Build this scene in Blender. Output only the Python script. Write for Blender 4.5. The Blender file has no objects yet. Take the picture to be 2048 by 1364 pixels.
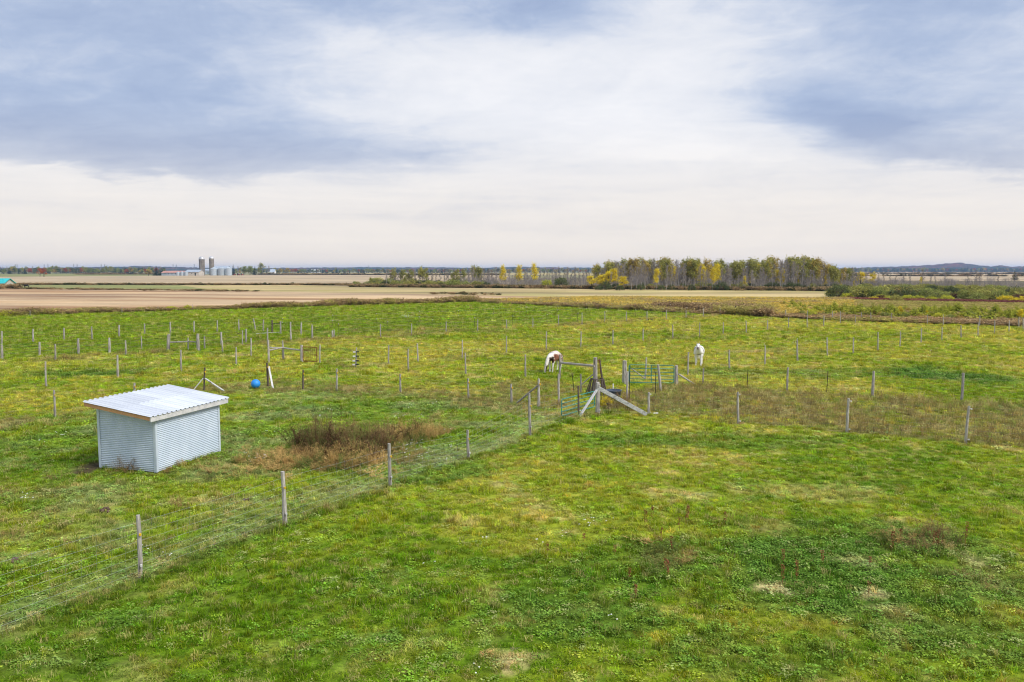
import bpy, math, random
import numpy as np
from mathutils import Vector, Matrix

# ------------------------------------------------------------------ camera, sky, sun, exposure
scene = bpy.context.scene
FPX, CAMH = 1593.0, 7.0                       # focal length in photo pixels, drone height in metres
TH = math.atan((682 - 540.5) / FPX)           # slight downward tilt
CT, ST = math.cos(TH), math.sin(TH)
cam_data = bpy.data.cameras.new("camera")
cam = bpy.data.objects.new("camera", cam_data)
scene.collection.objects.link(cam)
cam.location = (0, 0, CAMH)
cam.rotation_euler = (math.pi / 2 - TH, 0, 0)
cam_data.sensor_width = 36.0
cam_data.lens = 36.0 * FPX / 2048.0
cam_data.clip_start = 0.1
cam_data.clip_end = 30000
scene.camera = cam

SUN_EL, SUN_AZ = math.radians(48), math.radians(118)     # azimuth clockwise from +Y
sun_data = bpy.data.lights.new("sun", 'SUN')
sun_data.energy = 3.7
sun_data.angle = math.radians(22)
sun_data.color = (1.0, 0.95, 0.88)
sun = bpy.data.objects.new("sun", sun_data)
scene.collection.objects.link(sun)
sd = Vector((math.cos(SUN_EL) * math.sin(SUN_AZ), math.cos(SUN_EL) * math.cos(SUN_AZ), math.sin(SUN_EL)))
sun.rotation_euler = sd.to_track_quat('Z', 'Y').to_euler()

scene.view_settings.view_transform = 'Standard'
scene.view_settings.look = 'None'
scene.view_settings.exposure = 0.04
scene.view_settings.gamma = 1.0
scene.view_settings.use_curve_mapping = False
scene.render.engine = 'CYCLES'
scene.cycles.max_bounces = 5
scene.cycles.diffuse_bounces = 3
scene.cycles.transparent_max_bounces = 8
scene.cycles.volume_bounces = 1
scene.cycles.filter_width = 1.15

class NT:
    """tiny wrapper to write shader maths as expressions"""
    def __init__(s, tree): s.t = tree
    def node(s, typ, **kw):
        n = s.t.nodes.new(typ)
        for k, v in kw.items(): setattr(n, k, v)
        return n
    def put(s, sock, v):
        if hasattr(v, 'is_output'): s.t.links.new(v, sock)
        else: sock.default_value = v
    def m(s, op, a, b=0.0, c=0.0, clamp=False):
        n = s.node('ShaderNodeMath', operation=op, use_clamp=clamp)
        s.put(n.inputs[0], a); s.put(n.inputs[1], b); s.put(n.inputs[2], c)
        return n.outputs[0]
    def comb(s, x, y, z):
        n = s.node('ShaderNodeCombineXYZ')
        for i, v in enumerate((x, y, z)): s.put(n.inputs[i], v)
        return n.outputs[0]
    def sep(s, v):
        n = s.node('ShaderNodeSeparateXYZ'); s.put(n.inputs[0], v); return n.outputs
    def noise(s, vec, scale, detail=4, rough=0.55, dist=0.0, color=False):
        n = s.node('ShaderNodeTexNoise')
        s.put(n.inputs['Vector'], vec); n.inputs['Scale'].default_value = scale
        n.inputs['Detail'].default_value = detail; n.inputs['Roughness'].default_value = rough
        n.inputs['Distortion'].default_value = dist
        return n.outputs['Color' if color else 'Fac']
    def mix(s, f, a, b, mode='MIX'):
        n = s.node('ShaderNodeMix', data_type='RGBA', blend_type=mode)
        s.put(n.inputs[0], f)
        for i, v in ((6, a), (7, b)):
            s.put(n.inputs[i], (tuple(v) + (1,)) if isinstance(v, (tuple, list)) and len(v) == 3 else v)
        return n.outputs[2]
    def ramp(s, f, lo, hi, smooth=True):
        n = s.node('ShaderNodeMapRange', interpolation_type='SMOOTHSTEP' if smooth else 'LINEAR', clamp=True)
        s.put(n.inputs[0], f); n.inputs[1].default_value = lo; n.inputs[2].default_value = hi
        return n.outputs[0]
    def mul(s, v, k):
        n = s.node('ShaderNodeVectorMath', operation='MULTIPLY'); s.put(n.inputs[0], v)
        n.inputs[1].default_value = k; return n.outputs[0]

def rayd(x, y):
    a, b = (x - 1024) / FPX, -(y - 682) / FPX
    return Vector((a, CT + b * ST, -ST + b * CT))
def azel(x, y):
    d = rayd(x, y).normalized()
    return math.atan2(d.x, d.y), math.asin(d.z)

world = bpy.data.worlds.new("World")
scene.world = world
world.use_nodes = True
wt = world.node_tree
wt.nodes.clear()
W = NT(wt)
gen = W.node('ShaderNodeTexCoord').outputs['Generated']
dx, dy, dz = W.sep(gen)
el = W.m('ARCSINE', dz)
az = W.m('ARCTAN2', dx, dy)
zc = W.m('ADD', W.m('MAXIMUM', dz, 0.0), 0.10)
pl = W.comb(W.m('DIVIDE', dx, zc), W.m('DIVIDE', dy, zc), 0.0)       # cloud-layer coordinates
warp = W.noise(W.mul(pl, (0.55, 1.0, 1.0)), 0.9, 4, 0.55, 0.0, True)
w1, w2, w3 = W.sep(warp)
azw = W.m('MULTIPLY_ADD', W.m('SUBTRACT', w1, 0.5), 0.22, az)
elw = W.m('MULTIPLY_ADD', W.m('SUBTRACT', w2, 0.5), 0.10, el)
def blob(px, py, rx, ry, amp, rot=0.0, p=1.0):
    a0, e0 = azel(px, py)
    ra, re = rx / FPX, ry / FPX
    c, s = math.cos(rot), math.sin(rot)
    u = W.m('SUBTRACT', azw, a0); v = W.m('SUBTRACT', elw, e0)
    uu = W.m('DIVIDE', W.m('ADD', W.m('MULTIPLY', u, c), W.m('MULTIPLY', v, s)), ra)
    vv = W.m('DIVIDE', W.m('SUBTRACT', W.m('MULTIPLY', v, c), W.m('MULTIPLY', u, s)), re)
    r2 = W.m('ADD', W.m('MULTIPLY', uu, uu), W.m('MULTIPLY', vv, vv))
    return W.m('MULTIPLY', W.m('EXPONENT', W.m('MULTIPLY', W.m('POWER', r2, p), -1.0)), amp)
n_big = W.noise(W.mul(pl, (0.6, 1.0, 1.0)), 0.55, 5, 0.55, 0.3)
n_mid = W.noise(W.mul(pl, (0.55, 1.3, 1.0)), 2.2, 6, 0.6, 0.5)
n_fine = W.noise(W.mul(pl, (0.8, 1.2, 1.0)), 9.0, 5, 0.6, 0.3)
n_col = W.noise(W.mul(pl, (1.0, 1.0, 1.0)), 0.8, 3, 0.5)
b = W.m('MULTIPLY_ADD', W.m('SUBTRACT', n_big, 0.5), 0.45, 0.60)
b = W.m('ADD', b, W.m('MULTIPLY', W.m('SUBTRACT', n_mid, 0.5), 0.38))
b = W.m('ADD', b, W.m('MULTIPLY', W.m('SUBTRACT', n_fine, 0.5), 0.16))
for args in ((1080, 215, 430, 120, .42, -.18), (1380, 230, 200, 120, .28, 0), (1450, 85, 330, 90, .22, 0), (700, 120, 330, 60, .18, -.25),
             (1250, 330, 300, 40, .20, 0), (1500, 345, 200, 40, .2, 0), (1960, 110, 150, 70, .15, 0),
             (100, 225, 560, 110, -.26, 0), (560, 300, 420, 45, -.20, -.03), (1690, 248, 170, 62, -.50, -.45, 1.3),
             (1760, 50, 260, 80, -.32, 0), (1060, 20, 170, 75, -.45, 0), (330, 30, 520, 60, -.26, 0), (700, 30, 130, 50, -.2, 0),
             (1990, 318, 110, 22, -.38, 0), (1850, 200, 200, 50, -.12, 0)):
    b = W.m('ADD', b, blob(*args))
u_ = W.m('ADD', W.m('MULTIPLY', azw, .955), W.m('MULTIPLY', elw, .30)); v_ = W.m('SUBTRACT', W.m('MULTIPLY', elw, .955), W.m('MULTIPLY', azw, .30))
wisp = W.noise(W.comb(W.m('MULTIPLY', u_, 2.6), W.m('MULTIPLY', v_, 9.0), 1.0), 2.0, 7, 0.62, 0.4)
u2_ = W.m('ADD', W.m('MULTIPLY', azw, .97), W.m('MULTIPLY', elw, -.22)); v2_ = W.m('ADD', W.m('MULTIPLY', elw, .97), W.m('MULTIPLY', azw, .22))
wisp2 = W.noise(W.comb(W.m('MULTIPLY', u2_, 1.6), W.m('MULTIPLY', v2_, 7.0), 5.0), 1.6, 6, 0.6, 0.3)
b = W.m('ADD', b, W.m('MULTIPLY', W.m('SUBTRACT', wisp, 0.5), 0.42))
b = W.m('ADD', b, W.m('MULTIPLY', W.m('SUBTRACT', wisp2, 0.5), 0.36))
puff = W.noise(W.comb(W.m('MULTIPLY', az, 3.4), W.m('MULTIPLY', el, 7.5), 2.0), 3.2, 9, 0.66, 0.9)
puff2 = W.noise(W.comb(W.m('MULTIPLY', u_, 2.0), W.m('MULTIPLY', v_, 4.2), 8.0), 2.2, 8, 0.62, 0.6)
b = W.m('ADD', b, W.m('MULTIPLY', W.m('SUBTRACT', puff, 0.5), 0.42))
b = W.m('ADD', b, W.m('MULTIPLY', W.m('SUBTRACT', puff2, 0.5), 0.50))
# the cloud deck ends in a clear-cut base about eight degrees up, brighter air beneath it
e_cut = W.m('ADD', elw, W.m('MULTIPLY', W.m('SUBTRACT', wisp, 0.5), 0.075))
below = W.m('SUBTRACT', 1.0, W.ramp(e_cut, azel(300, 360)[1], azel(300, 318)[1]))
streak = W.noise(W.comb(W.m('MULTIPLY', az, 2.0), W.m('MULTIPLY', el, 26.0), 3.0), 1.6, 5, 0.6, 0.3)
lowb = W.m('ADD', W.m('MULTIPLY_ADD', W.m('SUBTRACT', streak, 0.5), 0.85, 0.86), W.m('MULTIPLY', W.m('SUBTRACT', puff, 0.5), 0.5))
b = W.m('ADD', W.m('MULTIPLY', b, W.m('SUBTRACT', 1.0, below)), W.m('MULTIPLY', lowb, below))
b = W.m('MULTIPLY', W.m('MAXIMUM', W.m('MULTIPLY_ADD', W.m('SUBTRACT', b, 0.62), 1.22, 0.64), 0.0), 0.86)
b = W.m('MINIMUM', W.m('SUBTRACT', b, W.m('MULTIPLY', W.m('MAXIMUM', W.m('SUBTRACT', b, 0.75), 0.0), 0.45)), 1.0)
ramp = W.node('ShaderNodeValToRGB')
cr = ramp.color_ramp
cr.elements[0].position = 0.0; cr.elements[0].color = (0.33, 0.42, 0.63, 1)
cr.elements[1].position = 1.0; cr.elements[1].color = (0.94, 0.94, 0.97, 1)
for p_, c_ in ((0.32, (0.44, 0.53, 0.72, 1)), (0.58, (0.63, 0.69, 0.82, 1)), (0.80, (0.82, 0.84, 0.90, 1))):
    e_ = cr.elements.new(p_); e_.color = c_
W.put(ramp.inputs[0], b)
warm = W.m('SUBTRACT', 1.0, W.ramp(el, 0.02, 0.20))
cream = W.mix(W.m('MULTIPLY', b, 1.0, clamp=True), (0.70, 0.68, 0.70), (0.99, 0.90, 0.80))
cream = W.mix(W.m('SUBTRACT', 1.0, W.ramp(el, 0.0, 0.035)), cream, (1.02, .88, .74))
cloud = W.mix(W.m('MULTIPLY', warm, 0.95), ramp.outputs[0], cream)
sky = W.node('ShaderNodeTexSky', sky_type='NISHITA')
sky.sun_disc = False
sky.sun_elevation = SUN_EL
sky.sun_rotation = SUN_AZ
bg1 = W.node('ShaderNodeBackground'); bg1.inputs[1].default_value = 0.10
wt.links.new(sky.outputs[0], bg1.inputs[0])
bg2 = W.node('ShaderNodeBackground'); bg2.inputs[1].default_value = 1.0
W.put(bg2.inputs[0], cloud)
mixs = W.node('ShaderNodeMixShader')
mixs.inputs[0].default_value = 0.95
wt.links.new(bg1.outputs[0], mixs.inputs[1]); wt.links.new(bg2.outputs[0], mixs.inputs[2])
wo = W.node('ShaderNodeOutputWorld')
wt.links.new(mixs.outputs[0], wo.inputs[0])
world.cycles.sampling_method = 'MANUAL'
world.cycles.sample_map_resolution = 512

# ------------------------------------------------------------------ pixel <-> ground helpers (used to read positions off the plan only)
def gp(x, y, z=0.0):
    d = rayd(x, y); t = (z - CAMH) / d.z
    return Vector((d.x * t, d.y * t, z))
def at_depth(x, y, Y):
    d = rayd(x, y); t = Y / d.y
    return Vector((d.x * t, Y, CAMH + d.z * t))
def metres(px, y):                      # size in metres of px photo pixels on an upright thing standing at row y
    g = gp(1024, y); return px * g.length / FPX

rnd = random.Random(7)
rng = np.random.default_rng(11)

def _hash(ix, iy, seed):
    h = (ix.astype(np.int64) * 374761393 + iy.astype(np.int64) * 668265263 + seed * 1442695041) & 0xFFFFFFFF
    h = ((h ^ (h >> 13)) * 1274126177) & 0xFFFFFFFF
    return ((h ^ (h >> 16)) & 0xFFFF) / 65535.0
def vnoise(x, y, scale, seed=0):
    x = np.asarray(x, float) / scale; y = np.asarray(y, float) / scale
    ix = np.floor(x); iy = np.floor(y); fx = x - ix; fy = y - iy
    fx = fx * fx * (3 - 2 * fx); fy = fy * fy * (3 - 2 * fy)
    a = _hash(ix, iy, seed); b_ = _hash(ix + 1, iy, seed); c = _hash(ix, iy + 1, seed); d = _hash(ix + 1, iy + 1, seed)
    return (a * (1 - fx) + b_ * fx) * (1 - fy) + (c * (1 - fx) + d * fx) * fy
def fbm(x, y, scale, seed=0, octs=4, g=0.55):
    s = 0; a = 1; t = 0
    for i in range(octs):
        s = s + a * vnoise(x + 13.7 * i, y - 7.1 * i, scale / 2 ** i, seed + i * 17); t += a; a *= g
    return s / t
def sstep(a, b_, v):
    t = np.clip((v - a) / (b_ - a), 0, 1); return t * t * (3 - 2 * t)
def relief(x, y):
    x = np.asarray(x, float); y = np.asarray(y, float)
    fade = 1 - sstep(70, 120, np.hypot(x, y))
    return (0.10 * (fbm(x, y, 5.0, 3, 3) - .5) + 0.07 * (fbm(x, y, 0.9, 9, 2) - .5)) * fade
def zr(x, y): return float(relief(np.array([x]), np.array([y]))[0])

# ------------------------------------------------------------------ tagging and mesh helpers
C = scene.collection
def tag(o, label=None, cat=None, group=None, kind=None):
    if label: o['label'] = label
    if cat: o['category'] = cat
    if group: o['group'] = group
    if kind: o['kind'] = kind
    return o
def link(o, parent=None):
    C.objects.link(o)
    if parent is not None: o.parent = parent
    return o
def empty(name, loc, rz=0.0):
    o = bpy.data.objects.new(name, None); o.empty_display_size = 0.3
    o.location = loc; o.rotation_euler = (0, 0, rz)
    return link(o)
class MB:
    def __init__(s): s.v = []; s.f = []; s.mi = []; s.sm = False
    def add(s, v, f, m=0):
        n = len(s.v); s.v.extend([tuple(p) for p in v]); s.f.extend([tuple(i + n for i in q) for q in f]); s.mi.extend([m] * len(f))
    def box(s, c, d, rz=0.0, m=0, M=None):
        hx, hy, hz = d[0] / 2, d[1] / 2, d[2] / 2
        P = [Vector((x, y, z)) for x in (-hx, hx) for y in (-hy, hy) for z in (-hz, hz)]
        R = M if M is not None else Matrix.Rotation(rz, 3, 'Z')
        P = [R @ p + Vector(c) for p in P]
        s.add(P, [(0, 1, 3, 2), (4, 6, 7, 5), (0, 4, 5, 1), (2, 3, 7, 6), (0, 2, 6, 4), (1, 5, 7, 3)], m)
    def beam(s, a, b_, w, h, m=0):
        a, b_ = Vector(a), Vector(b_); d = (b_ - a); L = d.length; d.normalize()
        up = Vector((0, 0, 1)); sx = d.cross(up)
        if sx.length < 1e-4: sx = Vector((1, 0, 0))
        sx.normalize(); u = sx.cross(d)
        P = [p + sx * i * w / 2 + u * j * h / 2 for p in (a, b_) for i in (-1, 1) for j in (-1, 1)]
        s.add(P, [(0, 1, 3, 2), (4, 6, 7, 5), (0, 4, 5, 1), (2, 3, 7, 6), (0, 2, 6, 4), (1, 5, 7, 3)], m)
    def tube(s, pts, radii, n=6, m=0, cap=True, jit=0.0, r=None):
        pts = [Vector(p) for p in pts]
        if not hasattr(radii, '__len__'): radii = [radii] * len(pts)
        base = len(s.v); rings = []
        prev = None
        for i, p in enumerate(pts):
            d = (pts[min(i + 1, len(pts) - 1)] - pts[max(i - 1, 0)]).normalized()
            if prev is None:
                ref = Vector((0, 0, 1)) if abs(d.z) < .9 else Vector((1, 0, 0))
                a = d.cross(ref).normalized()
            else:
                a = (prev - d * prev.dot(d)).normalized()
            prev = a; b2 = d.cross(a)
            ring = []
            for k in range(n):
                t = 2 * math.pi * k / n
                rr = radii[i] * (1 + (r.uniform(-jit, jit) if r else 0))
                ring.append(len(s.v)); s.v.append(tuple(p + a * math.cos(t) * rr + b2 * math.sin(t) * rr))
            rings.append(ring)
        for i in range(len(rings) - 1):
            for k in range(n):
                k2 = (k + 1) % n
                s.f.append((rings[i][k], rings[i][k2], rings[i + 1][k2], rings[i + 1][k])); s.mi.append(m)
        if cap and n > 2:
            s.f.append(tuple(reversed(rings[0]))); s.mi.append(m)
            s.f.append(tuple(rings[-1])); s.mi.append(m)
    def mesh(s, name, mats, smooth=False):
        me = bpy.data.meshes.new(name)
        me.from_pydata(s.v, [], s.f)
        for mt in (mats if isinstance(mats, (list, tuple)) else [mats]): me.materials.append(mt)
        if len(me.materials) > 1: me.polygons.foreach_set('material_index', s.mi)
        if smooth: me.polygons.foreach_set('use_smooth', [True] * len(me.polygons))
        me.update(); return me
    def build(s, name, mats, parent=None, smooth=False):
        return link(bpy.data.objects.new(name, s.mesh(name, mats, smooth)), parent)

# ------------------------------------------------------------------ materials
def bsdf_mat(name, rough=0.9, spec=0.3, metal=0.0):
    m = bpy.data.materials.new(name); m.use_nodes = True
    t = NT(m.node_tree); bs = m.node_tree.nodes['Principled BSDF']
    bs.inputs['Roughness'].default_value = rough
    bs.inputs['Specular IOR Level'].default_value = spec
    bs.inputs['Metallic'].default_value = metal
    return m, t, bs
def noisy(name, c1, c2, scale=8, stretch=(1, 1, 1), rough=.85, spec=.25, metal=0, bump=0.0, detail=5, lo=.35, hi=.65, c3=None):
    m, t, bs = bsdf_mat(name, rough, spec, metal)
    co = t.node('ShaderNodeTexCoord').outputs['Object']
    v = t.mul(co, stretch)
    n = t.noise(v, scale, detail, .6)
    col = t.mix(t.ramp(n, lo, hi), c1, c2)
    if c3:
        n2 = t.noise(v, scale * .23, 3, .6)
        col = t.mix(t.ramp(n2, .52, .7), col, c3)
    rn = t.node('ShaderNodeObjectInfo').outputs['Random']
    col = t.mix(1.0, col, t.comb(*[t.m('MULTIPLY_ADD', rn, .3, .85)] * 3), 'MULTIPLY')
    t.put(bs.inputs['Base Color'], col)
    if bump:
        bn = t.node('ShaderNodeBump'); bn.inputs['Strength'].default_value = .6; bn.inputs['Distance'].default_value = bump
        t.put(bn.inputs['Height'], n); m.node_tree.links.new(bn.outputs[0], bs.inputs['Normal'])
    return m
def leafy(name, c1, c2, trans=0.25, instancer=False, var=.5, straw=0.0):
    """foliage: colour varies from leaf to leaf and from plant to plant"""
    m = bpy.data.materials.new(name); m.use_nodes = True
    t = NT(m.node_tree); m.node_tree.nodes.clear()
    geo = t.node('ShaderNodeNewGeometry')
    if instancer:
        a = t.node('ShaderNodeAttribute', attribute_type='INSTANCER', attribute_name='tint')
        rp = geo.outputs['Random Per Island']
        lo = t.mix(1.0, a.outputs['Color'], c1, 'MULTIPLY'); hi = t.mix(1.0, a.outputs['Color'], c2, 'MULTIPLY')
        col = t.mix(rp, lo, hi)
        rq = t.m('FRACT', t.m('MULTIPLY', rp, 37.7))
        if straw: col = t.mix(t.m('MULTIPLY', t.ramp(rq, 1 - straw, 1 - straw + .02), .75), col, (.66, .60, .22))
    else:
        rp = geo.outputs['Random Per Island']
        orr = t.node('ShaderNodeObjectInfo').outputs['Random']
        f = t.m('ADD', t.m('MULTIPLY', rp, var), t.m('MULTIPLY', orr, 1 - var))
        col = t.mix(f, c1, c2)
    d = t.node('ShaderNodeBsdfDiffuse'); t.put(d.inputs[0], col)
    tr = t.node('ShaderNodeBsdfTranslucent'); t.put(tr.inputs[0], col)
    mx = t.node('ShaderNodeMixShader'); mx.inputs[0].default_value = trans
    m.node_tree.links.new(d.outputs[0], mx.inputs[1]); m.node_tree.links.new(tr.outputs[0], mx.inputs[2])
    o = t.node('ShaderNodeOutputMaterial'); m.node_tree.links.new(mx.outputs[0], o.inputs[0])
    return m

M = {}
M['post'] = noisy('weathered_wood', (.27, .245, .22), (.50, .47, .43), 9, (5, 5, .5), bump=.01, c3=(.13, .11, .095))
M['post_dark'] = noisy('dark_wood', (.07, .055, .045), (.16, .125, .10), 9, (5, 5, .5), bump=.01)
M['plank'] = noisy('pale_plank', (.42, .42, .42), (.66, .65, .63), 6, (3, 3, 3), bump=.004, c3=(.24, .23, .22))
M['tpost'] = noisy('dark_steel_post', (.03, .032, .028), (.07, .05, .04), 12)
M['wire'] = noisy('galvanised_wire', (.16, .16, .155), (.28, .28, .27), 3, rough=.5, spec=.5, metal=.4)
M['bright_wire'] = noisy('bright_wire', (.34, .36, .36), (.50, .52, .52), 3, rough=.5, spec=.5, metal=.2)
M['cable'] = noisy('dark_wire', (.06, .055, .05), (.12, .11, .10), 3, rough=.6)
M['yellow'] = noisy('yellow_plastic', (.75, .42, .01), (.8, .5, .02), 5, rough=.4, spec=.5)
M['white'] = noisy('white_plastic', (.72, .70, .66), (.8, .8, .78), 5, rough=.4, spec=.5)
M['black'] = noisy('black_plastic', (.02, .02, .02), (.04, .04, .04), 5, rough=.5)
M['teal'] = noisy('teal_paint', (.012, .17, .155), (.03, .26, .22), 7, rough=.4, spec=.5)
M['rust'] = noisy('rusty_iron', (.17, .055, .02), (.28, .11, .05), 20, rough=.9)
M['soil'] = noisy('soil', (.07, .045, .03), (.13, .09, .06), 3)

# ------------------------------------------------------------------ what grows where on the pasture
def P(*pts): return [tuple(gp(x, y)[:2]) for x, y in pts]
def inpoly(x, y, poly):
    r = np.zeros(x.shape, bool); n = len(poly)
    for i in range(n):
        x1, y1 = poly[i]; x2, y2 = poly[(i + 1) % n]
        if y1 == y2: continue
        c = ((y1 > y) != (y2 > y)) & (x < (x2 - x1) * (y - y1) / (y2 - y1) + x1)
        r ^= c
    return r
def segdist(x, y, pts):
    d = np.full(x.shape, 1e9)
    for (x1, y1), (x2, y2) in zip(pts[:-1], pts[1:]):
        L = (x2 - x1) ** 2 + (y2 - y1) ** 2
        t = np.clip(((x - x1) * (x2 - x1) + (y - y1) * (y2 - y1)) / L, 0, 1)
        d = np.minimum(d, np.hypot(x - x1 - t * (x2 - x1), y - y1 - t * (y2 - y1)))
    return d
def ell(x, y, px, py, rpx, rpy, e=1.0):
    """soft patch centred on photo spot px,py"""
    c = gp(px, py); k = c.y / FPX
    rx = rpx * k; ry = abs(gp(px, py - rpy).y - gp(px, py + rpy).y) / 2
    r = np.hypot((x - c.x) / rx, (y - c.y) / ry) + (fbm(x, y, max(rx, ry) * .5, 77, 4, .65) - .5) * 1.6
    return (1 - sstep(.55, 1.05, r)) * e

F1L = P((-500, 1560), (-60, 1290), (280, 1155), (570, 1047), (780, 970), (937, 915), (1059, 868), (1122, 838), (1195, 826))
F2L = P((1195, 826), (1297, 830), (1476, 848), (1696, 864), (1934, 885), (2300, 915), (2900, 965))
F3L = P((1353, 767), (1406, 769), (1575, 782), (1746, 792), (1925, 802), (2400, 830), (3000, 868))
F9L = P((-700, 960), (109, 834), (269, 803), (409, 781), (534, 772), (673, 781), (801, 785), (936, 798), (1022, 808), (1120, 818))
PAD_R = F1L + F2L + P((2900, 1500), (2900, 2600), (-500, 2600))                       # front pasture
PAD_S = F1L[:7] + P((1110, 815)) + F9L[::-1]                                            # shelter paddock
LANE = F2L + F3L[::-1] + P((1300, 775), (1210, 790))
WLINE = P((110, 720), (251, 709), (340, 702), (485, 689), (581, 682), (668, 676), (761, 674.5), (892, 664), (1013, 656), (1117, 652), (1209, 645), (1333, 639), (1456, 629))
F5L = P((536, 724), (640, 727), (713, 735), (777, 729), (924, 716), (1093, 701), (1226, 689), (1345, 678), (1446, 668), (1577, 657), (1711, 646), (1900, 640))
FARPAD = P((-900, 790), (0, 719), (79, 712), (219, 704), (396, 702), (485, 686), (676, 672), (864, 657), (1025, 652), (1211, 640), (1419, 629), (945, 603), (0, 632), (-900, 664))

GREEN = np.array([.145, .260, .011]); LIME = np.array([.285, .365, .020]); OLIVE = np.array([.430, .425, .055])
STRAW = np.array([.68, .57, .26]); CLOV = np.array([.095, .190, .018]); BROWN = np.array([.31, .275, .105]); GREY = np.array([.34, .38, .15])
def lerp(a, b_, f): return a * (1 - f[:, None]) + b_ * f[:, None]
def zones(x, y):
    j = (fbm(x, y, 1.6, 31, 3) - .5) * 1.8
    k = (fbm(x, y, 1.6, 57, 3) - .5) * 1.8
    xj, yj = x + j * .55, y + k * .55
    z = {}
    z['front'] = inpoly(xj, yj, PAD_R).astype(float)
    z['shel'] = inpoly(xj, yj, PAD_S).astype(float)
    z['lane'] = inpoly(xj, yj, LANE).astype(float)
    z['far'] = inpoly(x + j, y + k, FARPAD).astype(float)
    d9 = segdist(x, y, F9L); d1 = segdist(x, y, F1L); d5 = segdist(x, y, F5L); dw = segdist(x, y, WLINE)
    n = fbm(x, y, 4, 91, 3)
    br = z['lane'] * sstep(.22, .50, fbm(x, y, 2.6, 5, 4) + .06)
    br = np.maximum(br, (1 - sstep(.6, 3.0, d9)) * .9 * sstep(.3, .5, n))
    br = np.maximum(br, (1 - sstep(.5, 2.4, dw)) * .8 * sstep(.35, .55, n))
    br = np.maximum(br, (1 - sstep(.4, 1.6, d5)) * .45 * sstep(.35, .55, n))
    br = np.maximum(br, (1 - sstep(.1, .45, d1)) * .35 * sstep(.35, .55, n))
    for a in ((700, 895, 190, 38, .95), (830, 872, 60, 20, .8), (1060, 780, 130, 22, .75), (620, 925, 150, 26, .7), (60, 985, 110, 24, .7), (1230, 815, 60, 14, .8),
              (1600, 705, 160, 8, .3), (440, 930, 90, 14, .5), (60, 1060, 110, 40, .5), (880, 840, 60, 14, .5), (1480, 1045, 110, 22, .35), (1330, 1125, 70, 30, .6),
              (1860, 1085, 130, 30, .35), (1950, 1160, 90, 40, .45), (660, 850, 100, 14, .35), (430, 1000, 130, 25, .35), (1360, 720, 40, 8, .3),
              (200, 1090, 90, 20, .35), (520, 690, 170, 6, .4), (840, 664, 220, 6, .35)):
        br = np.maximum(br, ell(x, y, *a))
    z['brown'] = br
    lf = z['front'] < .5
    z['mow'] = np.where(lf, 1 - sstep(.9, 1.5, d1), 0.) * (y < 40); z['edge'] = np.where(lf, 0., 1 - sstep(.2, .9, d1)) * (y < 40)
    dk = np.zeros_like(x)
    for a in ((1830, 1140, 470, 110, .9), (1900, 1300, 320, 90, .75), (1180, 1230, 240, 60, .7), (1290, 1130, 230, 60, .6), (760, 890, 420, 60, .45), (880, 940, 150, 30, .9), (1870, 748, 120, 14, 1.),
              (1250, 880, 130, 20, .7), (1550, 1300, 300, 60, .6), (60, 1330, 160, 40, .5), (230, 1240, 90, 25, .6), (130, 880, 160, 40, .6), (180, 745, 140, 9, .8), (700, 820, 220, 22, .6),
              (770, 1275, 45, 16, .8), (640, 700, 90, 6, .5), (1600, 745, 300, 10, .5), (930, 765, 120, 6, .5), (1990, 760, 100, 14, .8), (90, 1000, 160, 30, .4), (1480, 880, 300, 16, .5)):
        dk = np.maximum(dk, ell(x, y, *a))
    z['dark'] = dk
    st = np.zeros_like(x)
    for a in ((1015, 1310, 60, 30, .95), (1540, 1175, 36, 16, .95), (1745, 1187, 34, 12, .9), (472, 712, 26, 5, .95), (1500, 703, 60, 3, .6), (940, 1310, 60, 14, .5), (1480, 732, 50, 4, .6),
              (1960, 1120, 50, 16, .6), (1110, 828, 90, 8, .45), (1700, 1120, 60, 14, .5), (400, 1000, 90, 14, .4), (1650, 980, 260, 22, .3)):
        st = np.maximum(st, ell(x, y, *a))
    z['straw'] = st
    z['soil'] = np.maximum(ell(x, y, 185, 935, 46, 14, 1.), ell(x, y, 300, 946, 60, 6, .5))
    return z
def tint(x, y, z=None):
    if z is None: z = zones(x, y)
    n0 = fbm(x, y, 14, 2, 3); n1 = fbm(x, y, 3.5, 4, 4); n2 = fbm(x, y, .55, 8, 3); n3 = fbm(x * .7, y, 1.8, 21, 3)
    yel = np.clip(.33 + 1.5 * (n0 - .42) + 1.5 * (n1 - .42) + 1.1 * (n2 - .5), 0, 1)
    yel = np.where(z['shel'] > .5, yel * .55, yel)
    yel = np.where(z['far'] > .5, yel * .35 + .1, yel)
    yel = np.where((z['front'] + z['shel'] + z['far']) < .5, np.clip(yel + .22, 0, 1), yel)
    c = lerp(np.broadcast_to(GREEN, (len(x), 3)), LIME, np.clip(yel * 2, 0, 1))
    c = lerp(c, OLIVE, np.clip(yel * 2 - 1, 0, 1))
    c = lerp(c, STRAW, sstep(.56, .78, n2 * .5 + n3 * .5) * .55 * (.35 + yel))
    c = lerp(c, CLOV, np.clip(z['dark'] * 1.1 * sstep(.28, .55, n3 * .5 + n1 * .5), 0, 1))
    c = lerp(c, GREY * .95, z['shel'] * sstep(.45, .65, n3) * .55)
    c = lerp(c, GREY * 1.05, z['mow'] * .42)
    c = lerp(c, CLOV, z['edge'] * .5)
    c = lerp(c, BROWN, z['brown'] * sstep(.3, .52, n2 * .6 + n3 * .4) * .85)
    c = lerp(c, STRAW, z['straw'] * sstep(.25, .5, n2))
    c = lerp(c, np.broadcast_to(np.array([.10, .065, .045]), c.shape), z['soil'] * .9)
    return np.clip(c, 0.004, 1)

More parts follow.
